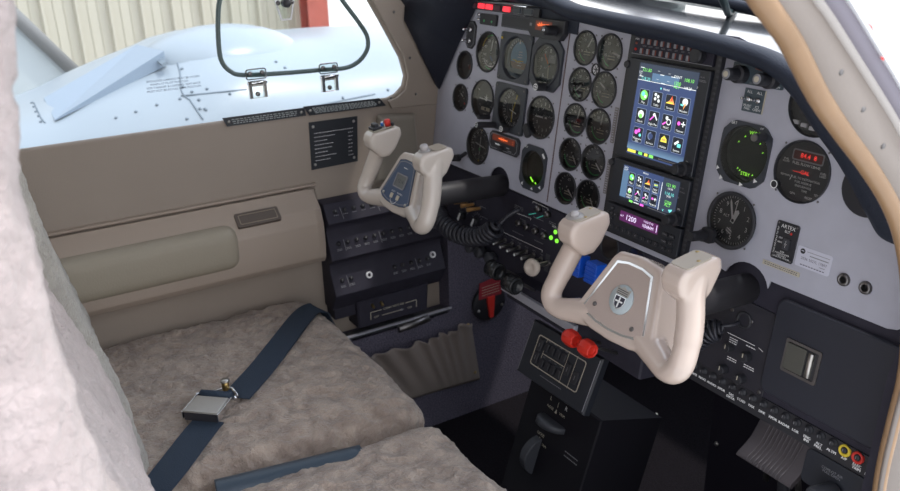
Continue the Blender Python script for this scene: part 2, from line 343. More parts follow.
def f_alt(mb, r):
    ticks(mb, r, 51, 0, 360, r * .09, .7, 'white', skip=(50,)); nums(mb, r * .72, ['0', '1', '2', '3', '4', '5', '6', '7', '8', '9', ''], 0, 360, 9.5)
def f_altp(mb, r):
    f_alt(mb, r); mb.flat(rrect(20, 14, 1, cx=6, cy=11), .4, 'greym'); mb.text('270', 6, 14, .6, 6, 'white'); mb.text('ALT', -10, -6, .5, 5, 'white'); mb.line(-16, 18, -9, 8, 3.4, .6, 'org')
t = gauge('pilot_altimeter', 'altimeter in clipped-corner bezel with orange marker, right of the attitude indicator', -182, 147, 38, f_altp, [dict(a=175, l=.75, w=2.4, col='cream'), dict(a=-40, l=.5, w=3.5, col='org')], rim='dgrey', flange=1, z=5)
mb = MB(); mb.ringp(octa(86, 90, 16), [(36 * cos(a), 36 * sin(a)) for a in [radians(q) for q in (25, 65, 115, 155, 205, 245, 295, 335)]], 0, 5, 'bezelg'); mb.build('flange', t, Matrix.Translation((0, 0, -.005)), .001)
holes.append(circ(37, 32, -182, 147))
knob(t, 8, -38, 7, 22, 'blk'); mb = MB(); mb.disc(0, 0, 6, 0, 'white', 14); mb.disc(0, 0, 4.4, .1, 'blk', 14); mb.line(-4, 0, 4, 0, 1.3, .2, 'white'); mb.line(0, -4, 0, 4, 1.3, .2, 'white'); mb.build('knob_cap', t, Matrix.Translation((.008, -.038, .0223)), .001)
# attitude indicator
def sqbez(t, w, h, R, dep, hz=7, m='bezelg', n=36):
    holes.append(circ(R, n, *[c for c in t['pc']])); del t['pc']
    P = rrect(w, h, 5, 8); Q = [(R * cos(atan2(p[1], p[0])), R * sin(atan2(p[1], p[0]))) for p in P]
    Q = [(R * cos(2 * pi * i / len(P)), R * sin(2 * pi * i / len(P))) for i in range(len(P))]
    mb = MB(); mb.ringp(P, Q, 0, hz, m); mb.lathe([(R, hz), (R - 2, hz), (R - 3, -dep)], m, 40, cap=False); mb.build('bezel', t, None, .001, )
    q = (w / 2 - 6, h / 2 - 6); screws(t, [(q[0], q[1]), (-q[0], q[1]), (q[0], -q[1]), (-q[0], -q[1])], 2, hz)
t = thing('attitude_indicator', 'square-bezel attitude indicator showing blue sky over brown ground', 'gauge', PF(-277, 148), 'square flight instruments'); t['pc'] = (-277, 148)
sqbez(t, 98, 89, 41, 10, 5)
mb = MB(); R = 38
def seg(a0, a1, m, z):
    P = [(R * cos(radians(a0 + (a1 - a0) * i / 24)), R * sin(radians(a0 + (a1 - a0) * i / 24))) for i in range(25)]; mb.flat(P, z, m)
seg(-12, 192, 'sky', -9); seg(192, 348, 'gnd', -9)
mb.ringp([(38 * cos(2 * pi * i / 36), 38 * sin(2 * pi * i / 36)) for i in range(36)], [(30 * cos(2 * pi * i / 36), 30 * sin(2 * pi * i / 36)) for i in range(36)], -9, -6, 'adim')
for k in (-2, -1, 1, 2, 3): mb.line(-8 + abs(k), k * 5 - 4, 8 - abs(k), k * 5 - 4, .8, -8.6, 'white')
ticks(mb, 34, 11, -60, 60, 4, .9, 'white', -5.6); mb.flat([(0, 33), (-3, 26), (3, 26)], -5.2, 'white')
mb.build('horizon_drum', t, None, .001)
mb = MB(); mb.box((0, -7, -4), (12, 2, 1), 'yel'); mb.box((-10, -5, -4), (14, 1.8, 1), 'yel'); mb.box((10, -5, -4), (14, 1.8, 1), 'yel'); mb.prism([(-33, -20), (33, -20), (22, -34), (-22, -34)], -6, -3, 'adim'); mb.build('aircraft_symbol', t, None, .001)
mb = MB(); mb.disc(0, 0, 36, 2, 'glass', 36); mb.build('cover_glass', t, None, .001)
mb = MB(); mb.lathe([(2.5, 0), (2.5, 1.5)], 'yel', 12); mb.build('lamp', t, Matrix.Translation((-.042, .033, .007)), .001)
t = thing('heading_indicator', 'square-bezel horizontal situation indicator with yellow course needle', 'gauge', PF(-277, 53), 'square flight instruments'); t['pc'] = (-277, 53)
sqbez(t, 98, 90, 40, 8, 5)
mb = MB(); mb.disc(0, 0, 38, -8, 'dial', 40); mb2 = MB()
ticks(mb, 34, 37, 0, 360, 4, .9, 'white', -7.7); 
for i, q in enumerate(['N', '3', '6', 'E', '12', '15', 'S', '21', '24', 'W', '30', '33']):
    a = radians(90 - 30 * i - 15); mb.text(q, 27 * cos(a), 27 * sin(a), -7.7, 6, 'white', a - pi / 2)
mb.arc(0, 0, 20, .7, 0, 360, -7.7, 'greym'); mb.text('HDG', -18, 31, -7.6, 4, 'white'); mb.flat([(10, 36), (15, 33), (11, 30)], -7.5, 'redm'); mb.build('compass_card', t, None, .001)
mb = MB(); d = Vector((.28, 1)).normalized(); mb.line(-2 * d.x, -27 * d.y, -2, -3, 2.4, -6, 'yel'); mb.line(-.5, -8, 5.5, 13, 2.4, -6, 'yel'); mb.line(7, 18, 10, 29, 3.4, -6, 'yel'); mb.flat([(7, 29), (13, 28), (11.5, 35)], -6, 'yel'); mb.line(-10, -3, 12, -8, 2, -5.8, 'white'); mb.line(-2, 8, 2, -18, 1.5, -5.8, 'white'); mb.build('course_needle', t, None, .001)
mb = MB(); mb.disc(0, 0, 38, 2, 'glass', 36); mb.build('cover_glass', t, None, .001)
o = knob(t, 6, -38, 7, 14, 'blk', z=7); mb = MB(); mb.disc(0, 0, 5.6, 0, 'white', 14); mb.disc(0, 0, 4, .1, 'blk', 14); mb.line(-3, 0, 3, 0, 1.2, .2, 'white'); mb.line(0, -3, 0, 3, 1.2, .2, 'white'); mb.build('knob_cap', t, Matrix.Translation((.006, -.038, .0213)), .001)
knob(t, -37, -38, 6, 46, 'blk', z=3); mb = MB(); mb.disc(0, 0, 5, 0, 'white', 14); mb.disc(0, 0, 3.8, .1, 'blk', 14); mb.line(-3, 0, 3, 0, 1, .2, 'white'); mb.build('knob_cap', t, Matrix.Translation((-.037, -.038, .0493)), .001)
# small instruments far left
def f_clk(mb, r): ticks(mb, r, 13, 0, 360, r * .18, .9, 'white'); mb.disc(4, -12, 2.5, .5, 'redm', 10); mb.text('G', -6, 10, .4, 5, 'white')
gauge('suction_gauge', 'small round black gauge with red dot, between the dark annunciator dial and the white yoke', -453, 46, 28.5, f_clk, [dict(a=-60, l=.6, w=2.2, tail=.2)], group='small dials at the left edge of the panel')
def f_ann(mb, r): mb.disc(5, -3, 5, .3, 'nav_red', 12); mb.disc(0, 0, 2, .4, 'greym', 10)
gauge('vent_dial', 'small plain black dial with dim red lens, just under the left toggle switch plate', -449, 113, 29, f_ann, group='small dials at the left edge of the panel', rim='dial')
# --- switch plate, small indicators top left
t = thing('toggle_switch_plate', 'black clipped-corner plate with two chrome toggles at the panel left edge', 'switch', PF(-435, 175))
mb = MB(); mb.prism(octa(33, 54, 9), 0, 3, 'blk', ch=.8); mb.ringp(octa(26, 47, 7), octa(25, 46, 7), 3, 3.3, 'greym'); mb.build('plate', t, None, .001)
for y in (10, -12):
    mb = MB(); mb.lathe([(5, 0), (5, 3), (3, 4)], 'chrome', 14); mb.cyl((0, 0, 2), (0, 0, 20), 2.2, 'chrome', 12, r1=3); mb.build('toggle', t, Matrix.Translation((0, y * .001, .003)), .001)
t = thing('indicator_block', 'small black rectangular indicator with two green dots, above the airspeed dial', 'indicator', PF(-377, 209))
mb = MB(); mb.prism(rrect(56, 21, 3), 0, 5, 'blk', ch=.8); mb.build('body', t, None, .001)
for x in (-12, 14): mb = MB(); mb.disc(0, 0, 2.4, 0, 'grn', 10); mb.build('lens', t, Matrix.Translation((x * .001, -.003, .0053)), .001)
t2 = MB(); t2.lathe([(3.5, 0), (3.5, 3), (2, 6)], 'chrome', 10, (-35, -2, 0)); t2.lathe([(3.5, 0), (3.5, 3), (2, 6)], 'chrome', 10, (-35, 7, 0)); t2.build('terminal', t, None, .001)
t = thing('annunciator_display', 'wide blank black display window above the attitude indicator', 'display', PF(-284, 212))
mb = MB(); mb.prism(rrect(97, 24, 2), 0, 4, 'dgrey', ch=.8); mb.build('frame', t, None, .001); mb = MB(); mb.prism(rrect(88, 17, 1), 4, 4.4, 'blk'); mb.build('window', t, None, .001)
# warning light strip under the glareshield lip
seqc = ['d', 'd', 'm', 'r', 'r', 'm', 'r', 'd', 'd']
t = thing('warning_light_bar', 'row of warning lamps under the glareshield, three of them glowing red', 'warning lights', PF(-360, 233, 2))
mb = MB(); mb.prism(rrect(292, 15, 1), -6, 6, 'blk'); mb.build('housing', t, None, .001)
xs = [-128, -94, -63, -42, -21.5, 1, 22, 46, 71]
xs = [-120, -88, -62, -40, -18, 5, 29, 55, 82]; lab = {'r': 'lit red lamp', 'm': 'unlit dull red lamp', 'd': 'unlit dark lamp'}
for x, c in zip([-123, -95, -67, -38, -11, 17, 47, 80, 115], seqc):
    w = 22 if c != 'd' else 25
    mb = MB(); mb.prism(rrect(w, 9.5, 1.5), 6, 8.5, {'r': 'wred', 'm': 'wdim', 'd': 'wdark'}[c], ch=.7)
    if c == 'd': mb.ringp(rrect(w + 1.5, 11, 1.5), rrect(w, 9.5, 1.5), 6, 6.8, 'greym')
    o = mb.build('lamp', t, Matrix.Translation((x * .001, 0, 0)), .001); o['label'] = lab[c]
t = thing('flight_director_selector', 'black selector box with glowing orange display and round knob, above the pilot altimeter', 'selector', PF(-188, 210))
mb = MB(); mb.prism([(-50, 16), (52, 16), (52, -6), (42, -18), (-38, -18), (-50, -8)], 0, 12, 'blk', ch=1.5); mb.box((-41, 3, 12), (6, 5, 1), 'greym'); mb.build('housing', t, None, .001)
mb = MB(); mb.prism(rrect(46, 16, 1), 12, 12.6, 'odim'); mb.flat([(-16, -2), (-12, 6), (-8, 2), (-6, 7), (-2, 0)], 12.9, 'oglow'); mb.line(-18, 1, 16, 3, 2, 12.9, 'oglow'); mb.build('display', t, Matrix.Translation((-.004, .003, 0)), .001)
knob(t, 28, -2, 8.5, 24, 'blk', z=12); mb = MB(); mb.lathe([(4.5, 0), (4, 2)], 'chrome', 12); mb.build('knob_cap', t, Matrix.Translation((.028, -.002, .036)), .001)
t = thing('digital_clock', 'small rectangular instrument with orange digits, under the yellow-needle indicator', 'clock', PF(-280, -15))
mb = MB(); mb.prism(octa(98, 36, 7), 0, 5, 'blk', ch=1); mb.ringp(octa(90, 29, 6), octa(88, 27, 6), 5, 5.4, 'greym'); mb.build('frame', t, None, .001)
mb = MB(); mb.prism(rrect(74, 12, 1), 5, 5.5, 'odim'); mb.text('8.8.', -2, 0, 5.8, 9, 'oglow'); mb.text(':', 31, 0, 5.8, 10, 'oglow'); mb.line(-16, 0, 14, 0, 2.5, 5.7, 'oglow'); mb.build('display', t, Matrix.Translation((0, .007, 0)), .001)
mb = MB(); mb.line(-26, -5, -10, -5, 3, 5.5, 'white'); mb.line(12, -6, 22, -6, 2, 5.5, 'greym'); mb.line(18, -11, 30, -11, 2, 5.5, 'greym'); mb.build('marking', t, None, .001)
knob(t, -2, -10, 5, 9, 'blk', z=5)
# scope displays
def scope(name, label, X, Y, w, h, c, R, marks, Z=3):
    t = thing(name, label, 'display', PF(X, Y), 'round green-trace displays')
    P = octa(w, h, c); mb = MB(); n = 40; holes.append(circ(R - 1, 36, X, Y))
    Pd = []
    for i in range(n):
        a = 2 * pi * i / n; k = min(min(w / 2 / max(1e-6, abs(cos(a))), h / 2 / max(1e-6, abs(sin(a)))), (w / 2 + h / 2 - c) / (abs(cos(a)) + abs(sin(a)))); Pd.append((k * cos(a), k * sin(a)))
    mb.ringp(Pd, circ(R, n), 0, Z, 'bezelg'); mb.lathe([(R, Z), (R - 1, Z - 1), (R - 1.5, -8)], 'blk', 40, cap=False); mb.build('bezel', t, None, .001)
    mb = MB(); mb.disc(0, 0, R - 1, -8, 'scr_blk', 40); marks(mb); mb.build('screen', t, None, .001)
    mb = MB(); mb.disc(0, 0, R - 1, 2, 'glass', 36); mb.build('cover_glass', t, None, .001)
    return t, Z
def m1(mb): mb.line(-16, -20, -6, -27, 4, -7.6, 'gglow'); mb.line(12, -25, 22, -30, 4, -7.6, 'gglow'); mb.line(-4, -28, 12, -30, 1.2, -7.6, 'gdim'); mb.disc(2, -28, 2, -7.5, 'gglow', 8); mb.line(22, -24, 26, -16, 1, -7.6, 'gdim')
t, z = scope('radar_altimeter_display', 'dark clipped-corner display with green dashes at its bottom, left of the small engine gauges', -184, -42, 74, 84, 14, 33, m1)
mb = MB(); [mb.prism(P, z, z + .6, 'white') for P in ([(26, 34), (33, 27), (30, 24), (23, 31)], [(-28, -34), (-23, -30), (-23, -37)], [(2, -38), (6, -34), (9, -39)], [(24, -30), (29, -26), (31, -32)])]; mb.text('ADF', -25, 36, z + .3, 5, 'white'); mb.build('marking', t, None, .001)
def m2(mb):
    mb.text('WX 50', 6, 29, -7.6, 7, 'gglow'); mb.text('NM 25', 8, 22, -7.6, 6, 'gglow'); mb.text('STBY', 2, -28, -7.6, 7, 'gglow')
    for x, y in ((-10, 22), (-19, 13), (16, 17), (23, 6), (-12, -23), (-8, -25), (14, -27)): mb.flat([(x - 1.6, y - 1), (x + 1.6, y + .6), (x, y + 2)], -7.6, 'gglow')
t, z = scope('stormscope_display', 'large dark clipped-corner display with green lettering, right of the tall touchscreen', 267, 84, 82, 86, 15, 39.5, m2)
mb = MB(); [mb.prism(P, z, z + .6, 'white') for P in ([(-39, -24), (-34, -27), (-39, -30)], [(-30, -36), (-25, -40), (-31, -42)], [(4, -38), (10, -41), (4, -44)], [(26, -28), (32, -31), (26, -34)])]; mb.text('BRT', -24, 39, z + .3, 5.5, 'white'); mb.text('OFF', 22, 39, z + .3, 3.5, 'white'); mb.build('marking', t, None, .001)
knob(t, 29, 29, 6, 18, 'blk', z=6); knob(t, 29, 29, 5, 2, 'steel', z=24, name='knob_cap')
# --- engine gauges, two columns of five
def f_eng(txt, arc0=-160, arc1=-60, words=2):
    def f(mb, r):
        ticks(mb, r, 15, -120, 120, r * .14, .9, 'white'); mb.arc(0, 0, r * .86, 1.8, arc0, arc1, .4, 'grn', 12); nums(mb, r * .62, txt, -110, 110, r * .24)
        for k in range(words): mb.line(-r * .35, -r * (.25 + .18 * k), r * .3, -r * (.25 + .18 * k), 1.6, .4, 'cream')
    return f
E5 = [('manifold_pressure_gauge', ['10', '20', '30', '40'], 30), ('tachometer', ['0', '10', '20', '30'], 230), ('fuel_flow_gauge', ['0', '10', '20', '40'], 12), ('exhaust_temperature_gauge', ['5', '10', '15'], 140), ('oil_gauge', ['F', '1/2', 'E'], 130)]
E6 = [('manifold_pressure_gauge', ['10', '20', '30', '40'], 100), ('tachometer', ['0', '10', '20', '30'], -60), ('fuel_flow_gauge', ['0', '10', '20', '40'], 5), ('exhaust_temperature_gauge', ['5', '10', '15'], 130), ('oil_gauge', ['F', '1/2', 'E'], 145)]
ordw = ['topmost', 'second from top', 'middle', 'fourth from top', 'lowest']
for col, (L, X, R, side) in enumerate(((E5, -88, 29, 'left'), (E6, -28, 30, 'right'))):
    for i, (nm, tx, ang) in enumerate(L):
        Y = [187, 126.5, 66, 5.7, -55.2][i]
        gauge(nm, f'small round engine gauge, {ordw[i]} in the {side} column', X, Y, R, f_eng(tx, 190 if i > 1 else 200, 300 if i > 1 else 260), [dict(a=ang, l=.8, w=2.2 if i > 1 else 2.8)], dep=6, lip=3, group='ten small engine gauges', refl='glass')
t = thing('selector_switch_dial', 'tiny silver rotary dial tucked between the upper engine gauges', 'switch', PF(-54, 156)); holes.append(circ(8, 20, -54, 156))
mb = MB(); mb.lathe([(10, 0), (10, 2), (8.5, 3), (8, -1)], 'blk', 20, cap=False); mb.disc(0, 0, 8.5, 0, 'wht', 20); [mb.line(-7 * cos(a), -7 * sin(a), 7 * cos(a), 7 * sin(a), 1.6, .2, 'blk') for a in (0, 1.05, 2.1)]; mb.build('dial', t, None, .001)
# --- right side
def f_alt2(mb, r): f_alt(mb, r); mb.text('ALT', -13, 4, .5, 6, 'white'); mb.flat([(-10, -14), (-2, -10), (2, -18), (-6, -22)], .5, 'greym'); mb.line(-9, -16, 1, -20, 1.2, .7, 'white'); mb.line(-8, -12, 1, -16, 1.2, .7, 'white'); mb.line(-3, 24, 2, 30, 1, .5, 'white')
t = gauge('copilot_altimeter', 'round black altimeter with white pointers and big numerals, beside the right yoke', 270, -10, 41, f_alt2, [dict(a=-18, l=.86, w=3, tail=.1), dict(a=22, l=.5, w=6.5, tail=.2), dict(a=6, l=.9, w=1, tail=0)], dep=5, lip=5.5, z=3)
mb = MB(); mb.prism(rrect(22, 22, 6), 0, 8, 'blk', M=Matrix.Translation((-30, -30, 0))); mb.cyl((-36, -32, 8), (-36, -32, 12), 9, 'blk'); mb.build('adjuster_housing', t, None, .001); knob(t, -34, -31, 7.5, 30, 'blk', z=8)
def f_ff(mb, r):
    mb.text('FUEL FLOW LB/HR', 3, 9, .4, 5, 'white'); mb.text('FUEL\nFLOW', -27, 10, .4, 3.6, 'white'); mb.text('FUEL\nUSED', 29, 2, .4, 4, 'white'); mb.text('FUEL TO DESTINATION', 6, -9, .4, 4, 'white'); mb.text('FUEL RESERVE', 4, -14, .4, 4, 'white'); mb.text('ENDURANCE', 5, -19, .4, 4, 'white'); mb.text('TIME', 8, -24, .4, 4, 'white'); mb.text('RESET', 16, -31, .4, 4, 'white'); mb.text('GPH', -8, -30, .4, 4, 'white'); mb.text('TEST', 27, -25, .4, 4, 'white'); mb.text('REMAIN', -24, -9, .4, 4, 'white')
    mb.line(-14, -7, -16, -14, 1, .4, 'white'); mb.flat(rrect(46, 15, 3, cx=3, cy=20), .3, 'greym'); mb.flat(rrect(42, 11, 2, cx=3, cy=20), .5, 'ffwin'); mb.text('84.4  8', 4, 20, .8, 8.5, 'rglow'); mb.text('-----GAL', -2, -1, .6, 7, 'rglow')
t = gauge('fuel_totalizer', 'large round fuel instrument with glowing red digits, right of the green-lettered display', 359, 81, 41, f_ff, dep=2, lip=2, rim='dial', scr=True)
mb = MB(); mb.lathe([(5.5, 0), (5.5, 5), (4, 6)], 'blk', 18); mb.ringp(circ(5.6, 18), circ(4.4, 18), 6, 6.3, 'white'); mb.build('knob', t, Matrix.Translation((-.033, -.024, -.001)), .001)
def f_r(mb, r): mb.flat(rrect(50, 40, 3, cx=0, cy=6), .2, 'dgrey'); [mb.prism(rrect(9, 5, 1, cx=-25 + 12.5 * k, cy=-25 - 2 * k), 0, 3, 'wht') for k in range(3)]; mb.text('HOBBS', 4, -30, .4, 5, 'white'); mb.disc(15, -12, 2, .5, 'redm', 8)
gauge('digital_tachometer', 'round black instrument with three white buttons, half hidden by the glareshield at right', 359, 166, 40, f_r, dep=3, lip=2, rim='dial', scr=False)
t = thing('timer_dial', 'plain black round dial peeking out beside the black side trim at right', 'gauge', PF(452, 82, 0)); mb = MB(); mb.lathe([(34, 0), (34, 3), (32, 4)], 'blk', 30); mb.build('cover', t, None, .001)
t = thing('dimmer_control_box', 'dark plate with two black dimmer knobs under the glareshield at right', 'control panel', PF(264, 190))
mb = MB(); mb.prism(rrect(84, 27, 2), 0, 3, 'ctlblue', ch=.5); mb.line(-5, 9, 12, 7, 2, 3.2, 'orgdim'); mb.text('DIM', -36, 9, 3.3, 4, 'greym'); mb.text('PANEL', -30, -11, 3.3, 3.6, 'white'); mb.text('RADIO', -4, -11, 3.3, 3.6, 'greym'); mb.text('SWITCH', 13, -11, 3.3, 3.6, 'greym'); mb.text('OFF', 36, -11, 3.3, 3.6, 'white'); mb.build('plate', t, None, .001)
for x in (-24, 26):
    knob(t, x, -2, 8.5, 33, 'blk', z=3, base=12); mb = MB(); mb.lathe([(6.8, 0), (6.4, .6)], 'greym', 16); mb.disc(0, 0, 4, .8, 'cream', 14); mb.build('knob_cap', t, Matrix.Translation((x * .001, -.002, .0362)), .001)
t = thing('audio_toggle_plate', 'small slate plate with two chrome toggles lettered ALL, below the dimmer knobs', 'switch', PF(265, 156.5))
mb = MB(); mb.prism(rrect(33, 31, 1), 0, 1.5, 'ctlblue'); mb.box((16.8, 0, .8), (1, 31, 1.8), 'cream')
for x, a, b in ((-8, 'ALL', 'MUSIC\nPASS'), (8, 'ALL', 'ICS\nCREW')): mb.text(a, x, 11, 1.8, 5.4, 'white'); mb.text(b, x, -9.5, 1.8, 4.6, 'white')
mb.build('plate', t, None, .001)
for x in (-8, 8):
    mb = MB(); mb.lathe([(4.2, 0), (4.2, 2), (2.6, 3)], 'chrome', 12); mb.cyl((0, 0, 2), (-2, 1, 13), 1.4, 'chrome', 10, r1=2.2); mb.build('toggle', t, Matrix.Translation((x * .001, .0012, .0015)), .001)
t = thing('emergency_transmitter_switch', 'upright black remote switch plate with tiny red lamp, left of the white card', 'switch', PF(358.5, -13.5))
mb = MB(); mb.prism(rrect(34, 52, 3), 0, 2, 'blk', ch=.5); mb.text('ARTEX', 1, 20, 2.2, 7, 'white'); mb.text('ELT', 1, 14, 2.2, 5, 'white'); mb.text('PRESS AND HOLD TO TEST', -13, 0, 2.2, 3, 'white', pi / 2); mb.text('FOR\nAVIATION EMER\nUSE ONLY\nUNAUTH. PROHIB.', 0, -18, 2.2, 3.1, 'white'); mb.text('ON\n\nARM', -7, 1, 2.2, 3.4, 'white'); mb.build('plate', t, None, .001)
mb = MB(); mb.prism(rrect(9, 15, 1.2), 2, 5, 'dgrey', ch=.6); mb.text('I\nO\nI', 0, 0, 5.2, 4, 'white'); mb.build('rocker', t, Matrix.Translation((.004, -.002, 0)), .001)
mb = MB(); mb.lathe([(1.8, 0), (1.2, 1.2)], 'redm', 10); mb.build('lamp', t, Matrix.Translation((.007, .013, .002)), .001)
for x, y in ((-14, 23), (14, 23), (-14, -23), (14, -23)): mb = MB(); mb.lathe([(1.5, 0), (1.2, .6)], 'steel', 8); mb.build('screw', t, Matrix.Translation((x * .001, y * .001, .002)), .001)
mb = MB(); mb.prism(rrect(50, 27, 3), 0, .5, 'lav'); mb.disc(-17, 7.5, 3.6, .7, 'blk', 18); mb.line(-19, 8, -15, 8, 1, .9, 'lav')
for y, x0, x1, w in ((8.5, -11, 22, .7), (4, -6, 21, 1.2), (-6, 10, 18, .8)): mb.line(x0, y, x1, y, w, .7, 'greym')
mb.text('2036 5027L 17897', 1, -1.5, .7, 5, 'ink')
for x in range(-17, 18, 4): mb.line(x, -10, x + 3, -10, 1.2, .7, 'ink')
tag(mb.build('registration_card', None, PF(403.5, -24.5), .001), 'white rounded card with printed lines stuck right of the black switch plate', 'card')
mb = MB(); mb.prism(rrect(58, 6.5, .6), 0, .4, 'cream')
for r_ in (1.2, -1.2):
    x = -26
    while x < 25: l = random.uniform(1.5, 4); mb.line(x, r_, x + l, r_, 1, .6, 'ink'); x += l + 1
tag(mb.build('label_strip', None, PF(360.5, -49.5), .001), 'narrow cream label strip with fine print near the panel bottom edge', 'label')
for i, x in enumerate((449, 478)):
    t = thing('headphone_jack', 'round steel headset socket, ' + ('nearer the white card' if i == 0 else 'farther from the white card'), 'socket', PF(x, -34), 'headset sockets on the grey panel'); holes.append(circ(4.5, 16, x, -34))
    mb = MB(); mb.lathe([(8.5, 0), (8, 2.5), (6.5, 4), (4.6, 4), (4, 1), (4, -6)], 'steel', 24, cap=False); mb.disc(0, 0, 4.4, -6, 'blk', 16); mb.build('collar', t, None, .001)
# --- avionics stack
t = thing('audio_selector', 'long narrow audio panel with two rows of buttons above the tall touchscreen', 'avionics unit', PF(112, 205.5), 'avionics stack')
mb = MB(); mb.prism(rrect(158, 28, 1), 3.5, 9, 'blk2', ch=.6); mb.box((-1, -13, 9), (160, 1, 1), 'greym')
for i in range(9): mb.text(['COM1', 'COM2', 'COM3', 'NAV1', 'NAV2', 'ADF', 'DME', 'MKR', 'SPR'][i], -56 + 13 * i, 0, 9.3, 3, 'greym')
mb.text('MKR', -73, 9, 9.3, 4, 'white'); mb.build('faceplate', t, None, .001)
bt = None
for r_ in range(2):
    for i in range(9):
        if bt is None: mb = MB(); mb.prism(rrect(4.2, 8, .8), 0, 3, 'greym', ch=.6); mb.box((2.6, 0, 1), (.8, 8, 2), 'orgdim'); bt = mb.build('button', t, None, .001); o = bt
        else: o = bt.copy(); COL.objects.link(o); o.parent = t
        o.matrix_basis = Matrix.Translation(((-60 + 13.4 * i) * .001, (7 - 14.5 * r_) * .001, .009))
for y, m in ((3, 'orgdim'), (-6, 'redm')): mb = MB(); mb.lathe([(2, 0), (2, 2)], m, 10); mb.build('lamp', t, Matrix.Translation((-.073, y * .001, .009)), .001)
knob(t, 55, -1, 11, 12, 'blk', z=9); mb = MB(); mb.lathe([(6.5, 0), (6, 2), (4.5, 2)], 'dgrey', 16); mb.build('headset_socket', t, Matrix.Translation((.044, -.006, .009)), .001)
# rack frame behind the units
mb = MB(); mb.prism([(18, -97), (206, -97), (206, 221), (18, 221)], 0, 3, 'blk'); mb.box((202.5, 62, 6), (9, 318, 6), 'blk')
for i in range(40): mb.box((204, -90 + 7.7 * i, 9), (5, 3.2, 1.2), 'dgrey')
tag(mb.build('avionics_rack', None, PF(0, 0, .3), .001), 'tall black rack frame holding the stacked radios, with ridged right edge', 'rack')
def icon(mb, k, x, y, s):
    z = .9
    if k == 0: mb.disc(x, y, s * .42, z, 'sgrn', 16); mb.disc(x - s * .1, y + s * .1, s * .2, z + .1, 'scyn', 10); mb.disc(x + s * .18, y - s * .1, s * .14, z + .1, 'swht', 8)
    elif k == 1: [mb.disc(x + a * s, y + b * s, s * .15, z, 'swht', 6) for a, b in ((-.2, .25), (-.2, -.1), (.22, -.22), (.1, .12))]
    elif k == 2: mb.flat([(x - s * .5, y - s * .25), (x + s * .5, y - s * .25), (x + s * .1, y + s * .35), (x - s * .1, y)], z, 'sorg'); mb.flat([(x, y), (x + s * .25, y), (x + s * .12, y + s * .45)], z + .1, 'redg'); mb.line(x - s * .4, y - s * .2, x + s * .3, y - s * .15, s * .1, z + .2, 'syel')
    elif k == 3: mb.disc(x + s * .05, y + s * .15, s * .3, z, 'swht', 12); mb.flat([(x, y), (x + s * .2, y), (x - s * .05, y - s * .5)], z + .1, 'sorg'); mb.line(x - s * .4, y - s * .1, x - s * .1, y - s * .15, s * .14, z, 'scyn')
    elif k == 4: mb.disc(x, y, s * .34, z, 'swht', 14); mb.disc(x, y - s * .15, s * .2, z + .1, 'sgrn', 10)
    elif k == 5: mb.line(x - s * .4, y - s * .3, x, y + s * .1, s * .12, z, 'smag'); mb.line(x, y + s * .35, x + s * .4, y - s * .2, s * .12, z, 'swht'); mb.disc(x, y + s * .2, s * .14, z, 'swht', 8)
    elif k == 6: mb.disc(x - s * .05, y + s * .2, s * .16, z, 'swht', 8); mb.arc(x + s * .2, y - s * .1, s * .22, s * .08, 0, 360, z, 'swht', 12); mb.line(x - s * .45, y - s * .4, x - s * .1, y - s * .15, s * .14, z, 'smag')
    elif k == 7: mb.disc(x - s * .22, y, s * .17, z, 'smag', 10); mb.line(x + s * .02, y, x + s * .48, y, s * .1, z, 'swht'); mb.line(x + s * .25, y - s * .22, x + s * .25, y + s * .22, s * .1, z, 'swht')
    elif k == 8: mb.disc(x - s * .22, y + s * .05, s * .2, z, 'smag', 10); mb.disc(x + s * .08, y + s * .22, s * .17, z, 'smag', 10); mb.disc(x + s * .28, y - s * .15, s * .14, z, 'scyn', 10)
    elif k == 9: mb.disc(x, y, s * .26, z, 'scrblue', 10); mb.arc(x, y, s * .3, s * .08, 90, 270, z, 'sbor', 8)
    elif k == 10: mb.flat([(x - s * .35, y - s * .2), (x + s * .35, y - s * .2), (x + s * .3, y + s * .1), (x, y + s * .35), (x - s * .3, y + s * .1)], z, 'syel'); mb.line(x - s * .2, y, x + s * .2, y, s * .15, z + .1, 'sorg')
    elif k == 11: mb.line(x - s * .3, y - s * .1, x + s * .1, y + s * .2, s * .2, z, 'swht'); mb.flat(rrect(s * .4, s * .3, 1, cx=x + s * .2, cy=y - s * .15), z + .1, 'scyn')
    elif k == 12: mb.flat(rrect(s * .8, s * .5, 1, cx=x, cy=y), z, 'scrlt'); mb.line(x - s * .3, y, x + s * .3, y + s * .05, s * .15, z + .1, 'syel'); mb.disc(x + s * .1, y, s * .1, z + .2, 'sgrn', 8)
def tile(mb, k, x, y, w, h, cap):
    mb.flat(rrect(w, h, 2, cx=x, cy=y), .5, 'sbor'); mb.flat(rrect(w - 1.4, h - 1.4, 1.6, cx=x, cy=y), .7, 'sblk'); icon(mb, k, x, y + h * .12, w * .85); mb.text(cap, x, y - h * .33, .9, 4.4, 'swht')
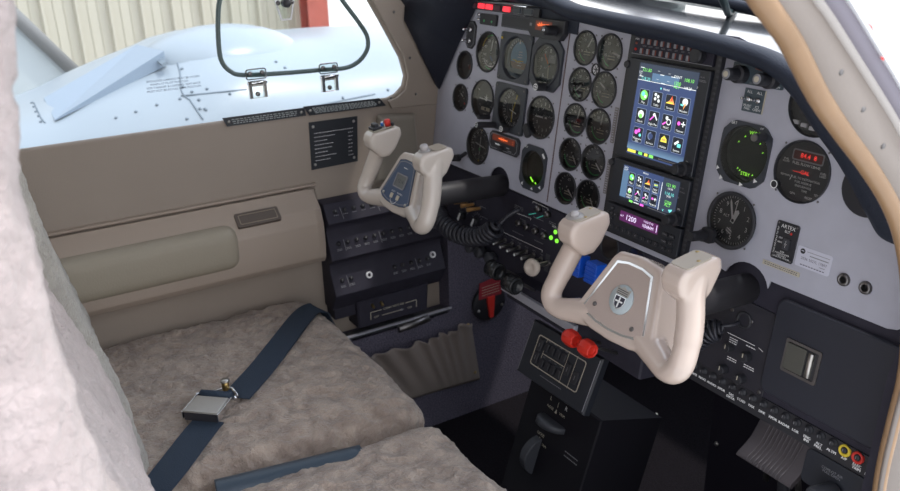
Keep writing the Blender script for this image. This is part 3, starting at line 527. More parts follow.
# big touchscreen
Zf = 15
t = thing('touchscreen_navigator', 'tall blue touchscreen navigator showing rows of app icons', 'avionics unit', PF(116, 110), 'avionics stack')
mb = MB(); mb.prism(rrect(161, 153, 3), 3.6, Zf, 'dgrey2', ch=1.2)
mb.text('COM/NAV', 68, 60, Zf + .1, 3.4, 'greym'); mb.text('PUSH SQ', 66, 66, Zf + .1, 2.6, 'greym'); mb.line(62, 62, 74, 62, .5, Zf + .1, 'greym'); mb.disc(61, 51, 2, Zf + .2, 'white', 10); mb.text('FPL', 68, -56, Zf + .1, 4, 'white')
mb.build('bezel', t, None, .001)
sc = MB(); W, H = 117, 139
sc.prism([(-W / 2, -H / 2), (W / 2, -H / 2), (W / 2, H / 2), (-W / 2, H / 2)], 0, .3, 'scrblue')
sc.flat([(-W / 2, H / 2 - 25), (W / 2, H / 2 - 25), (W / 2, H / 2), (-W / 2, H / 2)], .5, 'scrtop'); sc.flat([(-30, H / 2 - 24), (24, H / 2 - 24), (24, H / 2 - 12), (-30, H / 2 - 12)], .6, 'scrlt'); sc.line(-W / 2, H / 2 - 25, W / 2, H / 2 - 25, .8, .7, 'swht')
for x, y, s_, c in ((-42, 60, '121.80', 'sgrn'), (-42, 47, '118.30', 'scyn'), (43, 56, '108.10', 'sgrn'), (22, 49, '1200', 'sgrn'), (22, 44, 'ALT', 'sgrn'), (43, 45, '108.20', 'swht'), (21, 58, 'IDENT', 'swht')): sc.text(s_, x, y, .9, 7 if c != 'swht' else 5.5, c)
for x, y in ((-18, 62), (4, 61), (-18, 50), (4, 50)): sc.text('---', x, y, .9, 5, 'swht')
for x, y in ((-10, 57), (12, 57), (-52, 63), (-52, 50), (-6, 45)): sc.line(x - 4, y, x + 4, y, 1, .9, 'swht')
sc.text('COM\nVOL\nSQ', -54, 54, .9, 3, 'swht'); sc.disc(-8, 37.5, 1.6, .9, 'scyn', 8); sc.text('Home', 3, 37.5, .9, 5, 'swht')
caps = ['Map', 'Traffic', 'Terrain', 'Weather', 'Charts', 'Flight Plan', 'PROC', 'Nearest', 'Waypoint\nInfo', 'Services', 'Utilities', 'System']
for k in range(12): tile(sc, k, -40 + 27.3 * (k % 4), 20 - 29 * (k // 4), 21, 24, caps[k])
[sc.flat([(-W / 2, -62 + 2 * q), (W / 2, -62 + 2 * q), (W / 2, -60 + 2 * q), (-W / 2, -60 + 2 * q)], .5, glow('screen_band', (.15 - .02 * q, .26 - .035 * q, .40 - .045 * q), .9)) for q in range(5)]; sc.flat([(-W / 2, -67), (W / 2, -67), (W / 2, -62.6), (-W / 2, -62.6)], .6, 'sblk')
for x, w, c in ((-47, 18, 'syel'), (-28, 8, 'sgrn'), (-16, 7, 'syel'), (-5, 9, 'sgrn')): sc.flat(rrect(w, 4.4, .5, cx=x, cy=-64.8), .8, c)
sc.line(10, -65, 50, -65, 1.6, .8, 'greym'); sc.build('screen', t, Matrix.Translation((2.5 * .001, 1.8 * .001, (Zf + .1) * .001)), .001)
mb = MB(); mb.prism(rrect(W + 3, H + 3, 1.5), 0, .25, 'sblk'); mb.build('screen_border', t, Matrix.Translation((.0025, .0018, (Zf - .05) * .001)), .001)
knob(t, 67, -66, 8, 24, 'blk', z=Zf, base=11); knob(t, -84, 65, 6, 14, 'blk', z=4, name='card_door_knob')
# smaller touchscreen
t = thing('small_touchscreen_navigator', 'smaller wide touchscreen with eight icons, under the tall touchscreen', 'avionics unit', PF(116, -6), 'avionics stack')
mb = MB(); mb.prism(rrect(161, 70, 3), 3.6, Zf, 'dgrey2', ch=1.2); mb.text('COM/NAV', 68, 15, Zf + .1, 3.2, 'greym'); mb.text('PUSH SQ', 66, 21, Zf + .1, 2.6, 'greym'); mb.disc(63, 6, 2, Zf + .2, 'greym', 10); mb.text('FPL', 69, -11, Zf + .1, 4, 'white'); mb.build('bezel', t, None, .001)
W, H = 118, 54; sc = MB(); sc.prism([(-W / 2, -H / 2), (W / 2, -H / 2), (W / 2, H / 2), (-W / 2, H / 2)], 0, .3, 'scrblue'); sc.flat([(-W / 2, -H / 2), (-W / 2 + 13, -H / 2), (-W / 2 + 13, H / 2 - 8), (-W / 2, H / 2 - 8)], .4, 'scrlt')
cp = ['Map', 'Traffic', 'Terrain', 'NAV\nRadar', 'Default\nNAV', 'Flight\nPlan', 'PROC', 'Nearest']
for k in range(8): tile(sc, [0, 1, 2, 12, 4, 5, 6, 7][k], -38 + 17.4 * (k % 4), 9 - 21.5 * (k // 4), 14, 20, cp[k])
sc.line(26, -H / 2 + 3, 26, H / 2 - 8, 1, .8, 'swht'); sc.flat([(27, -24), (W / 2, -24), (W / 2, H / 2), (27, H / 2)], .5, 'scrtop'); sc.text('Home', -10, 24, .9, 4.6, 'swht'); sc.text('NAV\nCOM', -53, 22, .9, 4, 'swht')
for y, s_, c in ((18, '121.90', 'sgrn'), (13, '118.30', 'swht'), (5, '114.10', 'scyn'), (1, 'STBY', 'swht'), (-8, '1200', 'sgrn'), (-12, 'ALT', 'sgrn')): sc.text(s_, 43, y, .9, 7 if c != 'swht' else 4, c)
sc.text('v', 36, -21, .9, 8, 'scyn'); sc.flat([(46, -18), (54, -16), (51, -24)], .9, 'scyn'); sc.flat([(-W / 2, -H / 2), (W / 2, -H / 2), (W / 2, -H / 2 + 3.4), (-W / 2, -H / 2 + 3.4)], .6, 'sblk'); sc.flat(rrect(8, 3.2, .5, cx=-32, cy=-25.8), .8, 'sgrn'); sc.flat(rrect(8, 3.2, .5, cx=-8, cy=-25.8), .8, 'smag'); sc.line(-26, -25.8, -14, -25.8, 1.2, .8, 'swht'); sc.line(5, -25.8, 50, -25.8, 1.4, .8, 'greym')
sc.build('screen', t, Matrix.Translation((.0035, .0015, (Zf + .1) * .001)), .001); mb = MB(); mb.prism(rrect(W + 3, H + 3, 1.5), 0, .25, 'sblk'); mb.build('screen_border', t, Matrix.Translation((.0035, .0015, (Zf - .05) * .001)), .001)
knob(t, 67, -26, 8, 24, 'blk', z=Zf, base=11); knob(t, -84, 26, 6, 14, 'blk', z=4, name='card_door_knob')
# transponder
t = thing('transponder', 'black transponder with purple display reading 1200 at the bottom of the radio stack', 'avionics unit', PF(116, -66), 'avionics stack')
mb = MB(); mb.prism(rrect(161, 43, 2), 3.6, Zf, 'dgrey2', ch=1); mb.prism(rrect(98, 24, 2, cx=-6, cy=7), Zf, Zf + .3, 'blk')
mb.build('faceplate', t, None, .001)
mb = MB(); mb.prism(rrect(84, 16, 1), 0, .3, 'spur'); mb.text('ALT', -37, 0, .5, 4.5, 'slil'); mb.text('1200', -17, 0, .5, 12, 'slil'); mb.text('FLIGHT ID', 21, 4.5, .5, 4.4, 'slil'); mb.text('N368AM', 21, -2.5, .5, 7.5, 'slil', sx=.85)
mb.line(39, -5.5, 39, 6, 1.2, .5, 'slil'); mb.build('display', t, Matrix.Translation((-.005, .008, (Zf + .4) * .001)), .001)
bt = None
def btn(x, y, w, h, s_, sz=4.2):
    mb = MB(); mb.prism(rrect(w, h, 1.6), 0, 2.4, 'blk', ch=.5); mb.text(s_, 0, 0, 2.6, sz, 'greym'); mb.build('button', t, Matrix.Translation((x * .001, y * .001, Zf * .001)), .001)
for k in range(8): btn(-63 + 14.3 * k, -14.5, 9, 7, str(k), 5.4)
for k, s_ in enumerate(('FUNC', 'CRSR', 'START', 'CLR', '8', '9')): btn(53 + 13.5 * (k % 2), 6 - 11 * (k // 2), 9.5, 6.5, s_, 3.4)
for a, s_ in ((90, 'IDT'), (0, 'VFR'), (180, 'ON'), (270, 'STB')): btn(-65 + 8.5 * cos(radians(a)), 6 + 8.5 * sin(radians(a)), 6, 5, s_, 2.8)
btn(-65, 6, 6, 5, 'ALT', 2.8)
# panel itself, last, once every hole is known
pn = plate_with_holes('instrument_panel', outline, holes, 2.5, 'panel', PF(0, 0)); tag(pn, 'large grey instrument panel full of round dials and screens', 'instrument panel')
mb = MB(); mb.prism([(-133.5, -92), (-131.5, -92), (-131.5, 232), (-133.5, 232)], 0, .9, 'seamb'); mb.build('seam', pn, None, .001)
for x, y, s_ in ((0, 75, 'LANDING LIGHT'), (2, -10, 'PROP DEICE')):
    mb = MB(); mb.flat(rrect(9, 58, 1), .3, 'paper'); 
    for q in range(14): mb.line(-3, -26 + 4 * q, -3 + random.uniform(3, 6), -26 + 4 * q, 1.3, .5, 'panel')
    mb.build('lettering_strip', pn, Matrix.Translation(((x + 9) * .001, y * .001, 0)), .001)
defm(kick=mat('black_kick_panel', (.018, .016, .024), .6, spec=.2), pitch=mat('pedestal_black', (.011, .010, .014), .6, spec=.2), postk=mat('dark_teal_post', (.03, .05, .055), .4))
# ================================================================== lower panels and controls
defm(ggrn=glow('lit_green_lens', (.25, .9, .06), .9), teal=glow('teal_mark', (.05, .35, .28), .5))
defm(cord=mat('black_cord_rubber', (.03, .03, .04), .4))
defm(blkk=mat('glossy_black_knob', (.02, .021, .023), .22))
defm(blkp=mat('soft_black_plate', (.028, .027, .037), .5, bump=.05, bscale=800))
defm(navyp=mat('dark_glovebox_paint', (.024, .026, .038), .5, bump=.05, bscale=700))
defm(latchg=mat('olive_grey_latch', (.13, .13, .115), .45, metal=.5))
defm(pedal_=mat('dark_pedal_metal', (.095, .085, .095), .42, metal=.3))
def rowbars(mb, x, y, w, m='greym', n=1, dy=3, h=1.2, z=.4, ink=1):
    for k in range(n):
        q = x - w / 2
        while q < x + w / 2: l = random.uniform(2, 4.5); mb.line(q, y - k * dy, min(q + l, x + w / 2), y - k * dy, h, z, m); q += l + .9
ZL = -9
lp = MB(); lp.prism([(-520, -60), (545, -60), (545, -262), (535, -268), (228, -268), (228, -275), (-60, -275), (-190, -266), (-300, -262), (-520, -262)], ZL - 4, ZL, 'blk2')
lowp = lp.build('lower_panel', None, PF(0, 0), .001); tag(lowp, 'long black lower panel crossing the cockpit under the grey panel', 'panel')
# pilot side switches
t = thing('switch_panel', 'black pilot switch panel with toggle row and three glowing green lamps', 'switch panel', PF(0, 0, ZL))
mb = MB(); mb.prism([(-470, -104), (-66, -104), (-66, -262), (-190, -262), (-470, -256)], 0, 1.5, 'blk2')
for x0, x1, y in ((-262, -136, -190), (-233, -182, -141)): mb.line(x0, y, x1, y + 3, .9, 1.8, 'white'); mb.line(x0, y, x0, y - 4, .9, 1.8, 'white'); mb.line(x1, y + 3, x1, y - 1, .9, 1.8, 'white')
mb.line(-182, -105, -136, -106, .9, 1.8, 'white'); mb.line(-136, -106, -136, -110, .9, 1.8, 'white'); mb.line(-182, -105, -182, -109, .9, 1.8, 'white')
for x, y, w, n in ((-222, -126, 28, 3), (-205, -148, 18, 2), (-165, -148, 14, 1), (-140, -148, 14, 1), (-118, -128, 20, 2), (-160, -133, 30, 1), (-160, -99 - 12, 30, 1), (-215, -178, 36, 1), (-150, -175, 26, 1), (-395, -135, 26, 1), (-355, -128, 24, 3), (-340, -160, 20, 1), (-330, -180, 22, 1), (-310, -195, 16, 1), (-470 + 20, -150, 10, 2)): rowbars(mb, x, y, w, 'greym', n, z=1.8)
for k in range(6): mb.text(['BATT', 'FUEL', 'PITOT', 'STALL', 'ANTI', 'TAXI'][k], -252 + 23 * k, -196, 1.8, 4, 'greym')
mb.text('GEAR', -112, -134, 1.8, 5, 'white'); mb.build('plate', t, None, .001)
for k in range(7):
    mb = MB(); mb.lathe([(5, 0), (5, 2), (3, 3)], 'steel', 12); mb.cyl((0, 0, 2), (-2, -5, 27), 2.6, 'steel', 12, r1=4); mb.lathe([(3.2, 0), (2, 1.5)], 'white', 10, (-2, -5, 27)); mb.build('toggle', t, Matrix.Translation(((-252 + 23.3 * k) * .001, -.204, .0015)), .001)
for x, y in ((-212, -156), (-186, -156), (-159, -156), (-133, -157), (-159, -113), (-132, -116)):
    mb = MB(); mb.lathe([(6.5, 0), (6.5, 7), (5.5, 9)], 'steel', 16); mb.build('push_button', t, Matrix.Translation((x * .001, y * .001, .0015)), .001)
for x, y in ((-106, -142), (-116, -156), (-99, -157)): mb = MB(); mb.lathe([(4.2, 0), (4, 2), (2, 3.2)], 'ggrn', 14); o = mb.build('lamp', t, Matrix.Translation((x * .001, y * .001, .0015)), .001); o['label'] = 'lit green lamp'
mb = MB(); mb.line(-190, -133, -168, -124, 1.6, 2, 'teal'); mb.line(-165, -133, -145, -122, 1.6, 2, 'teal'); mb.build('marking', t, None, .001)
t = thing('landing_gear_lever', 'landing gear lever with round ivory wheel knob, below the green lamps', 'lever', PF(-118, -206, ZL))
mb = MB(); mb.box((0, 0, 1), (12, 34, 2), 'dgrey'); mb.build('slot_plate', t, None, .001); mb = MB(); mb.cyl((0, 0, 0), (4, -3, 38), 4.5, 'ivory'); mb.build('stem', t, None, .001)
mb = MB(); mb.lathe([(8, -7), (15, -5), (17, 0), (15, 5), (9, 7), (7, 5), (0, 5)], 'ivory', 28, M=frame((5, -3, 40), (.35, .1, 1))); mb.build('knob', t, None, .001)
t = thing('orange_switch_group', 'row of four orange toggles low on the left, above the curled cord', 'switches', PF(0, 0, ZL + 1.5))
for x, y in ((-425, -164), (-400, -163), (-373, -163), (-349, -165)):
    mb = MB(); mb.lathe([(4, 0), (4, 2)], 'steel', 10); mb.cyl((0, 0, 1), (-4, -3, 30), 3.2, 'orangek', 12, r1=4.6); mb.build('toggle', t, Matrix.Translation((x * .001, y * .001, 0)), .001)
for i, (x, y) in enumerate(((-408, -197), (-356, -195))):
    t = thing('rotary_selector', 'rotary selector with white pointer beneath the orange toggles, ' + ('left one' if i == 0 else 'right one'), 'knob', PF(x, y, ZL + 1.5), 'pointer selectors')
    mb = MB(); ticks(mb, 20, 7, -70, 60, 6, 1.2, 'greym', .4); mb.build('scale', t, None, .001)
    mb = MB(); mb.lathe([(9, 0), (8, 8), (7, 9)], 'blk', 16); mb.prism([(-8, -9), (-3, -12), (2, 4), (-1, 6)], 9, 11, 'white'); mb.build('knob', t, None, .001)
for i, x in enumerate((-346, -312, -275)):
    t = thing('round_knob', ['leftmost', 'middle', 'rightmost'][i] + ' dark round knob hanging under the pilot switch panel', 'knob', PF(x, -243, ZL), 'knobs under the switch panel')
    mb = MB(); mb.lathe([(4, 0), (4, 8), (11, 9), (12, 24), (10, 26)], 'dgrey', 18, c=(0, -4, 0)); mb.build('knob', t, None, .001)
def coil(name, label, pts, R, r, turns, straight0=(), straight1=()):
    P = smooth_path(pts, 12); n = len(P); H = []; N = turns * 14; x = None
    for i in range(N + 1):
        u = i / N * (n - 1); k = min(int(u), n - 2); p = P[k].lerp(P[k + 1], u - k); tg = (P[k + 1] - P[k]).normalized()
        if x is None: x = Vector((0, 0, 1)).cross(tg).normalized()
        x = (x - tg * x.dot(tg)).normalized(); y = tg.cross(x); a = 2 * pi * turns * i / N; e = min(1, i / 14, (N - i) / 14)
        H.append(p + (x * cos(a) + y * sin(a)) * R * max(.15, e))
    mb = MB(); mb.tube(list(straight0) + H + list(straight1), r, 'cord', 8); return tag(mb.build(name), label, 'cord')
def pw(px, py, Z):
    X, Y = pan(px, py, Z); return PO + EX * (X / 1000) + EU * (Y / 1000) + EN * (Z / 1000)
coil('coiled_cord', 'thick black coiled microphone cord hanging behind the left yoke', [pw(436, 206, 60), pw(441, 219, 60), pw(453, 231, 58), pw(470, 237, 56), pw(486, 235, 52), pw(498, 226, 46)], .0165, .0042, 21, (), smooth_path([pw(498, 226, 40), pw(508, 216, 22), pw(520, 209, 2)], 6))
coil('coiled_cord', 'thin black coiled cord beside the right yoke grip', [pw(690, 345, 40), pw(700, 338, 36), pw(712, 331, 32), pw(722, 330, 26)], .014, .0026, 9, (), smooth_path([pw(722, 326, 24), pw(732, 325, 16), pw(739, 322, 4)], 5))
# small dials between stack and quadrant
for i, (px, py) in enumerate(((610, 247), (636, 260))):
    X, Y = pan(px, py, ZL)
    def f_s(mb, r): ticks(mb, r, 21, -130, 130, r * .2, 1, 'cream'); mb.arc(0, 0, r * .5, 1, 0, 360, .3, 'cream'); mb.line(0, 0, -4, r * .7, 1.4, .5, 'cream')
    gauge('trim_dial', 'dim dark dial under the radio stack, ' + ('nearer the left yoke grip' if i == 0 else 'just behind the right yoke hub top'), X, Y, 22, f_s, dep=1, lip=2, group='dim dials under the radios', z=ZL, scr=False, flange=1, rim='dial')
# throttle quadrant
t = thing('throttle_quadrant', 'black throttle quadrant housing with bright metal edge strip', 'control quadrant', PF(0, 0))
mb = MB(); mb.prism([(-190, -250), (175, -250), (175, -300), (-190, -296)], -60, 22, 'blk2', ch=3); mb.build('housing', t, None, .001)
mb = MB(); mb.prism([(-200, -270), (20, -271), (20, -286), (-200, -284)], 22, 30, 'strip', ch=2); mb.build('edge_strip', t, None, .001)
def lever(name, label, mt, Z, pts, kind):
    for i, (px, py) in enumerate(pts):
        X, Y = pan(px, py, Z)
        t = thing(name, label[i], 'lever', PF(X, Y, Z), 'engine control levers')
        mb = MB(); mb.tube([(0, 0, 0), (0, -6, -30), (0, -25, -Z + 10)] if kind != 'blue' else [(0, 0, 0), (0, 0, -30), (0, -20, -Z + 6)], 3, 'steel', 8); mb.build('arm', t, None, .001)
        mb = MB(); A = Matrix.Rotation(pi / 2, 4, 'Y')
        if kind == 'round': mb.lathe([(0, -16), (14, -16), (16.5, -14), (16.5, 12), (15.5, 15), (12.5, 16), (11, 9), (0, 9)], mt, 28, M=A)
        elif kind == 'red': mb.lathe([(0, -14), (10, -14), (14.5, -7), (14.5, 7), (12, 14), (9, 14), (8, 9), (0, 9)], mt, 8, M=A @ Matrix.Rotation(pi / 8, 4, 'Z'))
        else:
            mb.box((0, 2, 0), (26, 36, 22), mt)
            for k in (-12, -5, 2, 9, 16): mb.box((0, k, 11.5), (26, 2.8, 3.4), mt)
        mb.build('knob', t, None, .001, bevel=.002 if kind != 'round' else 0, seg=3, ang=25)
lever('throttle_lever', ['black barrel throttle knob, the left of the two', 'black barrel throttle knob with hollow end, the right of the two'], 'blkk', 75, [(495, 270), (512, 284)], 'round')
lever('propeller_lever', ['blue propeller knob, partly behind the right yoke grip, left of the two', 'blue propeller knob next to the yoke hub, right of the two'], 'blue', 45, [(579, 266), (595, 274)], 'blue')
lever('mixture_lever', ['red mixture knob, left of the two', 'red mixture knob with hollow end, right of the two'], 'red', 90, [(571, 338), (587, 348)], 'red')
# pedestal with autopilot head
def quadframe(TL, TR, BL):
    p = [PO + EX * (a[0] / 1000) + EU * (a[1] / 1000) + EN * (a[2] / 1000) for a in (TL, TR, BL)]
    x = (p[1] - p[0]).normalized(); y = (p[0] - p[2]); y = (y - x * y.dot(x)); h = y.length; y.normalize(); z = x.cross(y)
    return Matrix(((x.x, y.x, z.x, p[0].x), (x.y, y.y, z.y, p[0].y), (x.z, y.z, z.z, p[0].z), (0, 0, 0, 1))), (p[1] - p[0]).length * 1000, h * 1000
A, w_, h_ = quadframe((-106, -316, 14), (76, -312, 14), (-106, -408, 40))
t = thing('autopilot_controller', 'black autopilot control head with boxed button group on the pedestal', 'control panel', A)
mb = MB(); mb.prism([(-4, 4), (w_ + 6, 4), (w_ + 6, -h_ - 4), (-4, -h_ - 4)], -16, 0, 'dgrey2', ch=3); mb.line(w_ + 2, 0, w_ + 2, -h_, 1.6, .3, 'strip'); mb.line(0, 0, 0, -h_, 1.2, .3, 'greym'); mb.build('housing', t, None, .001)
mb = MB(); cx, cy = w_ / 2, -h_ / 2 + 4; P = rrect(132, 58, 5, cx=cx, cy=cy); Q = rrect(129, 55, 4, cx=cx, cy=cy); mb.ringp(P, Q, 0, .5, 'cream')
for x in (cx - 42, cx + 20, cx + 42): mb.line(x, cy - 30, x, cy + 30, 1.2, .4, 'cream')
mb.line(cx - 42, cy, cx + 20, cy, 1.2, .4, 'cream'); rowbars(mb, cx, cy - 38, 60, 'greym', 1, z=.4)
for k in range(4): mb.text(['HDG', 'NAV', 'APR', 'REV'][k], cx - 35 + 16 * k, cy + 26, .4, 3.6, 'greym'); mb.text(['ALT', 'UP', 'DN', 'OFF'][k], cx - 35 + 16 * k, cy - 4, .4, 3.6, 'greym')
mb.build('marking', t, None, .001)
for i in range(2):
    for k in range(4): mb = MB(); mb.prism(rrect(10, 16, 1), 0, 4, 'blk', ch=.8); mb.build('button', t, Matrix.Translation(((cx - 35 + 16 * k) * .001, (cy + 14 - 30 * i) * .001, 0)), .001)
for x, y in ((cx - 54, cy + 12), (cx - 54, cy - 12), (cx + 31, cy), (cx + 54, cy - 6)): mb = MB(); mb.prism(rrect(12, 22, 1), 0, 4, 'blk', ch=.8); mb.line(0, -4, 0, 4, 1, 4.2, 'greym'); mb.build('button', t, Matrix.Translation((x * .001, y * .001, 0)), .001)
B, w2, h2 = quadframe((-104, -424, 2), (84, -424, 2), (-104, -740, 58))
t = thing('centre_pedestal', 'dark centre pedestal carrying the trim indicators, down between the footwells', 'pedestal', B)
mb = MB(); mb.prism([(-4, 0), (w2 + 4, 0), (w2 + 4, -h2), (-4, -h2)], -160, -4, 'pitch', ch=3); mb.build('body', t, None, .001)
mb = MB(); mb.text('L', 62, -22, -3.6, 10, 'cream'); mb.text('|', 84, -24, -3.6, 12, 'cream'); mb.text('R', 106, -22, -3.6, 11, 'white'); mb.text('NOSE', 66, -38, -3.6, 7, 'cream'); mb.text('TRIM', 100, -38, -3.6, 7, 'cream'); mb.flat([(80, -42), (86, -42), (83, -33)], -3.6, 'cream')
mb.text('NOSE', 62, -96, -3.6, 8, 'cream'); mb.text('TRIM', 78, -112, -3.6, 6, 'cream'); mb.flat([(58, -112), (66, -112), (62, -101)], -3.6, 'cream'); rowbars(mb, 150, -92, 36, 'greym', 2, 8, 2, -3.6); mb.build('marking', t, None, .001)
mb = MB(); mb.lathe([(30, -7), (34, -5), (34, 5), (30, 7)], 'dgrey', 36, M=Matrix.Translation((84, -62, -6)) @ Matrix.Rotation(pi / 2, 4, 'X') @ Matrix.Scale(1, 4)); mb.build('rudder_trim_knob', t, None, .001, )
mb = MB(); M1 = Matrix.Translation((60, -140, -14)) @ Matrix.Rotation(pi / 2, 4, 'Y'); mb.lathe([(36, -9), (38, -8), (38, 8), (36, 9)], 'dgrey', 30, M=M1, smooth=False); mb.build('elevator_trim_wheel', t, None, .001)
# ---------------------------------------------------------------- copilot side
t = thing('avionics_jack_panel', 'black plate with four small knobs and fine lettering beside the right yoke', 'control panel', PF(0, 0, ZL))
mb = MB(); mb.prism([(246, -112), (372, -116), (372, -238), (246, -238)], 0, 2, 'blkp', ch=.6)
for x, y, w, n in ((312, -205, 16, 2), (342, -204, 18, 2), (308, -176, 14, 3), (338, -176, 16, 1)): rowbars(mb, x, y, w, 'white', n, 3.2, 1.3, z=2.3)
mb.line(296, -171, 344, -171, .8, 2.3, 'white'); mb.line(350, -171, 358, -174, .8, 2.3, 'white'); mb.build('plate', t, None, .001)
for x, y in ((306, -190), (337, -190), (304, -225), (336, -225)): knob(t, x, y, 7, 13, 'blk', z=2, mark='cream')
mb = MB(); mb.lathe([(13, 0), (13, 2), (10, 3), (9, 0)], 'blk', 20, cap=False); mb.build('socket', t, Matrix.Translation((.318, -.143, .002)), .001)
screws(t, [(366, -120), (366, -232), (330, -140), (296, -136)], 3, 2)
t = thing('glovebox', 'large dark rounded glovebox door on the right with square silver latch', 'glovebox', PF(0, 0, ZL))
mb = MB(); mb.prism(rrect(184, 142, 14, 6, 457, -158), 0, 3, 'blk2', ch=1); mb.build('frame', t, None, .001)
mb = MB(); mb.prism(rrect(177, 136, 13, 6, 457, -156), 3, 10, 'navyp', ch=2); mb.build('door', t, None, .001)
mb = MB(); mb.ringp(rrect(53, 47, 3, cx=421, cy=-158), rrect(45, 39, 2, cx=421, cy=-158), 10, 12, 'steel'); mb.prism(rrect(46, 40, 1.5, cx=421, cy=-158), 10, 10.6, 'blk'); mb.prism(rrect(29, 37, 2, cx=412, cy=-158), 10.6, 13.5, 'latchg', ch=.6)
mb.cyl((434, -175, 11), (434, -141, 11), 4.5, 'metal'); mb.build('latch', t, None, .001)
t = thing('circuit_breaker_strip', 'strip of labelled circuit breakers along the lower right panel edge', 'circuit breakers', PF(0, 0, ZL))
mb = MB(); mb.prism([(236, -236), (545, -238), (545, -268), (236, -268)], 0, 2.5, 'blk', ch=.5)
for k, s_ in enumerate(('COM2', 'NAV2', 'AUDIO', 'XPDR', 'TAS\nDATA', 'TCAD', 'PAX', 'DME', 'XPDR', 'RADAR', 'LOR', 'ENG\nINS', 'ALT\nPREL.', 'ALTM', 'A/P', 'ELEC\nTRIM', 'AV\nMSTR')): [mb.text(s_, 252 + 18 * k + dx_, -257 - (2 if '\n' in s_ else 0), 2.8 + abs(dx_), 5.3, 'white') for dx_ in (-.3, .3)]
mb.build('strip', t, None, .001)
bk = None
for k in range(17):
    if bk is None: mb = MB(); mb.lathe([(6, 0), (6, 1.5), (4, 2), (4, 6), (3.2, 7)], 'blk', 16); mb.line(-1, -2, -1, 2, .8, 7.1, 'greym'); bk = o = mb.build('breaker', t, None, .001)
    else: o = bk.copy(); COL.objects.link(o); o.parent = t
    o.matrix_basis = Matrix.Translation(((252 + 18 * k) * .001, -.244, .0025))
for x, m_, l in ((503, 'yel', 'yellow collar'), (521, 'redm', 'red collar')): mb = MB(); mb.lathe([(8, 0), (8, 3), (6.5, 4.2), (4.2, 3), (4.2, 0)], m_, 24, cap=False); o = mb.build('collar', t, Matrix.Translation((x * .001, -.246, .0026)), .001); o['label'] = l
t = thing('air_vent_control', 'dark air control plate with small lettering and cylindrical knob at bottom right', 'vent', PF(505, -292, -4))
mb = MB(); mb.prism(rrect(100, 50, 8), -6, 0, 'dgrey2', ch=1); mb.text('COPILOT AIR\nPULL OPEN', -10, 8, .3, 5, 'greym'); mb.build('plate', t, None, .001)
mb = MB(); mb.cyl((0, -14, 0), (-8, -18, 34), 14, 'dgrey', 24); mb.lathe([(9, 0), (8, 2), (0, 2)], 'greym', 20, M=frame((-8, -18, 34), (-8, -4, 34))); mb.build('knob', t, None, .001)
# rudder pedal
t = thing('rudder_pedal', 'ribbed dark metal rudder pedal in the right footwell', 'pedal', Matrix.Translation((.320, .12, .395)) @ Matrix.Diagonal((.92, .72, .66, 1)))
prof = [(.028, .055), (.010, .040), (-.004, .018), (-.020, -.006), (-.042, -.024), (-.060, -.034), (-.066, -.042), (-.058, -.050), (-.04, -.040), (-.012, -.018), (.010, .012), (.026, .036), (.040, .055)]
n = len(prof); mb = MB(); mb.add([(x, y, z) for x in (-.056, .056) for y, z in prof], [tuple(range(n)), tuple(range(2 * n - 1, n - 1, -1))] + [(i, i + n, (i + 1) % n + n, (i + 1) % n) for i in range(n)], 'pedal_')
for k in range(10): mb.tube([(-.034 + .0075 * k, y - .001, z + .0012) for y, z in smooth_path([(a, b, 0) for a, b in prof[:7]], 4) and [(q.x, q.y) for q in smooth_path([(a, b, 0) for a, b in prof[:7]], 4)]], .0016, 'pedal_', 6)
mb.build('tread', t, None, 1, bevel=.002)
mb = MB(); mb.tube([(.0, -.005, -.02), (.0, .02, -.1), (0, .06, -.44)], .012, 'dgrey', 10); mb.tube([(-.03, 0, -.03), (-.035, .02, -.14)], .006, 'steel', 8); mb.tube([(.03, 0, -.03), (.035, .02, -.14)], .006, 'steel', 8); mb.build('arm', t, None, 1)
t = thing('kick_panel', 'plain black footwell panel with small screws beside the centre pedestal', 'panel', Matrix(((1, 0, 0, .32), (0, 0, -1, .24), (0, 1, 0, .28), (0, 0, 0, 1))))
mb = MB(); mb.prism([(-.24, -.25), (.23, -.25), (.23, .26), (-.24, .26)], -.01, 0, 'kick'); mb.build('sheet', t)
for px, py in ((656, 415), (716, 444)):
    q = at(px, py, 'y', .238); mb = MB(); mb.lathe([(.005, 0), (.004, .003)], 'metal', 10); mb.build('screw', t, Matrix.Translation((q.x - .32, q.z - .28, 0)))
# ---------------------------------------------------------------- glareshield
low = [(-560, 236, 8), (-440, 244, 8), (-334, 248, 8), (-225, 244, 8), (-181, 241, 8), (-147, 234, 10), (-111, 228, 10), (-67, 225, 10), (16, 220, 10), (117, 215, 10), (221, 206, 10), (289, 195, 10), (332, 172, 8), (371, 137, 6), (414, 101, 4), (460, 53, 2), (487, 30, 2), (530, 28, 2)]
P = smooth_path(low, 6); V = []; Fs = []; n = 14
for k, p in enumerate(P):
    tg = (P[min(k + 1, len(P) - 1)] - P[max(0, k - 1)]); tg.z = 0; tg.normalize(); nr = Vector((-tg.y, tg.x, 0))
    hh = 14 if p.x < 300 else 14 + min(16, (p.x - 300) * .12)
    c = p + nr * hh
    for i in range(n): a = 2 * pi * i / n; V.append(c + nr * (hh * cos(a)) + Vector((0, 0, 24 * sin(a))))
for k in range(len(P) - 1): Fs += [(k * n + i, (k + 1) * n + i, (k + 1) * n + (i + 1) % n, k * n + (i + 1) % n) for i in range(n)]
Fs += [tuple(range(n)), tuple(range((len(P) - 1) * n, len(P) * n))[::-1]]
t = thing('glareshield', 'padded dark glareshield arching over the panel and down its right side', 'glareshield', PF(0, 0))
mb = MB(); mb.add(V, Fs, 'shield', True); mb.build('padded_lip', t, None, .001)
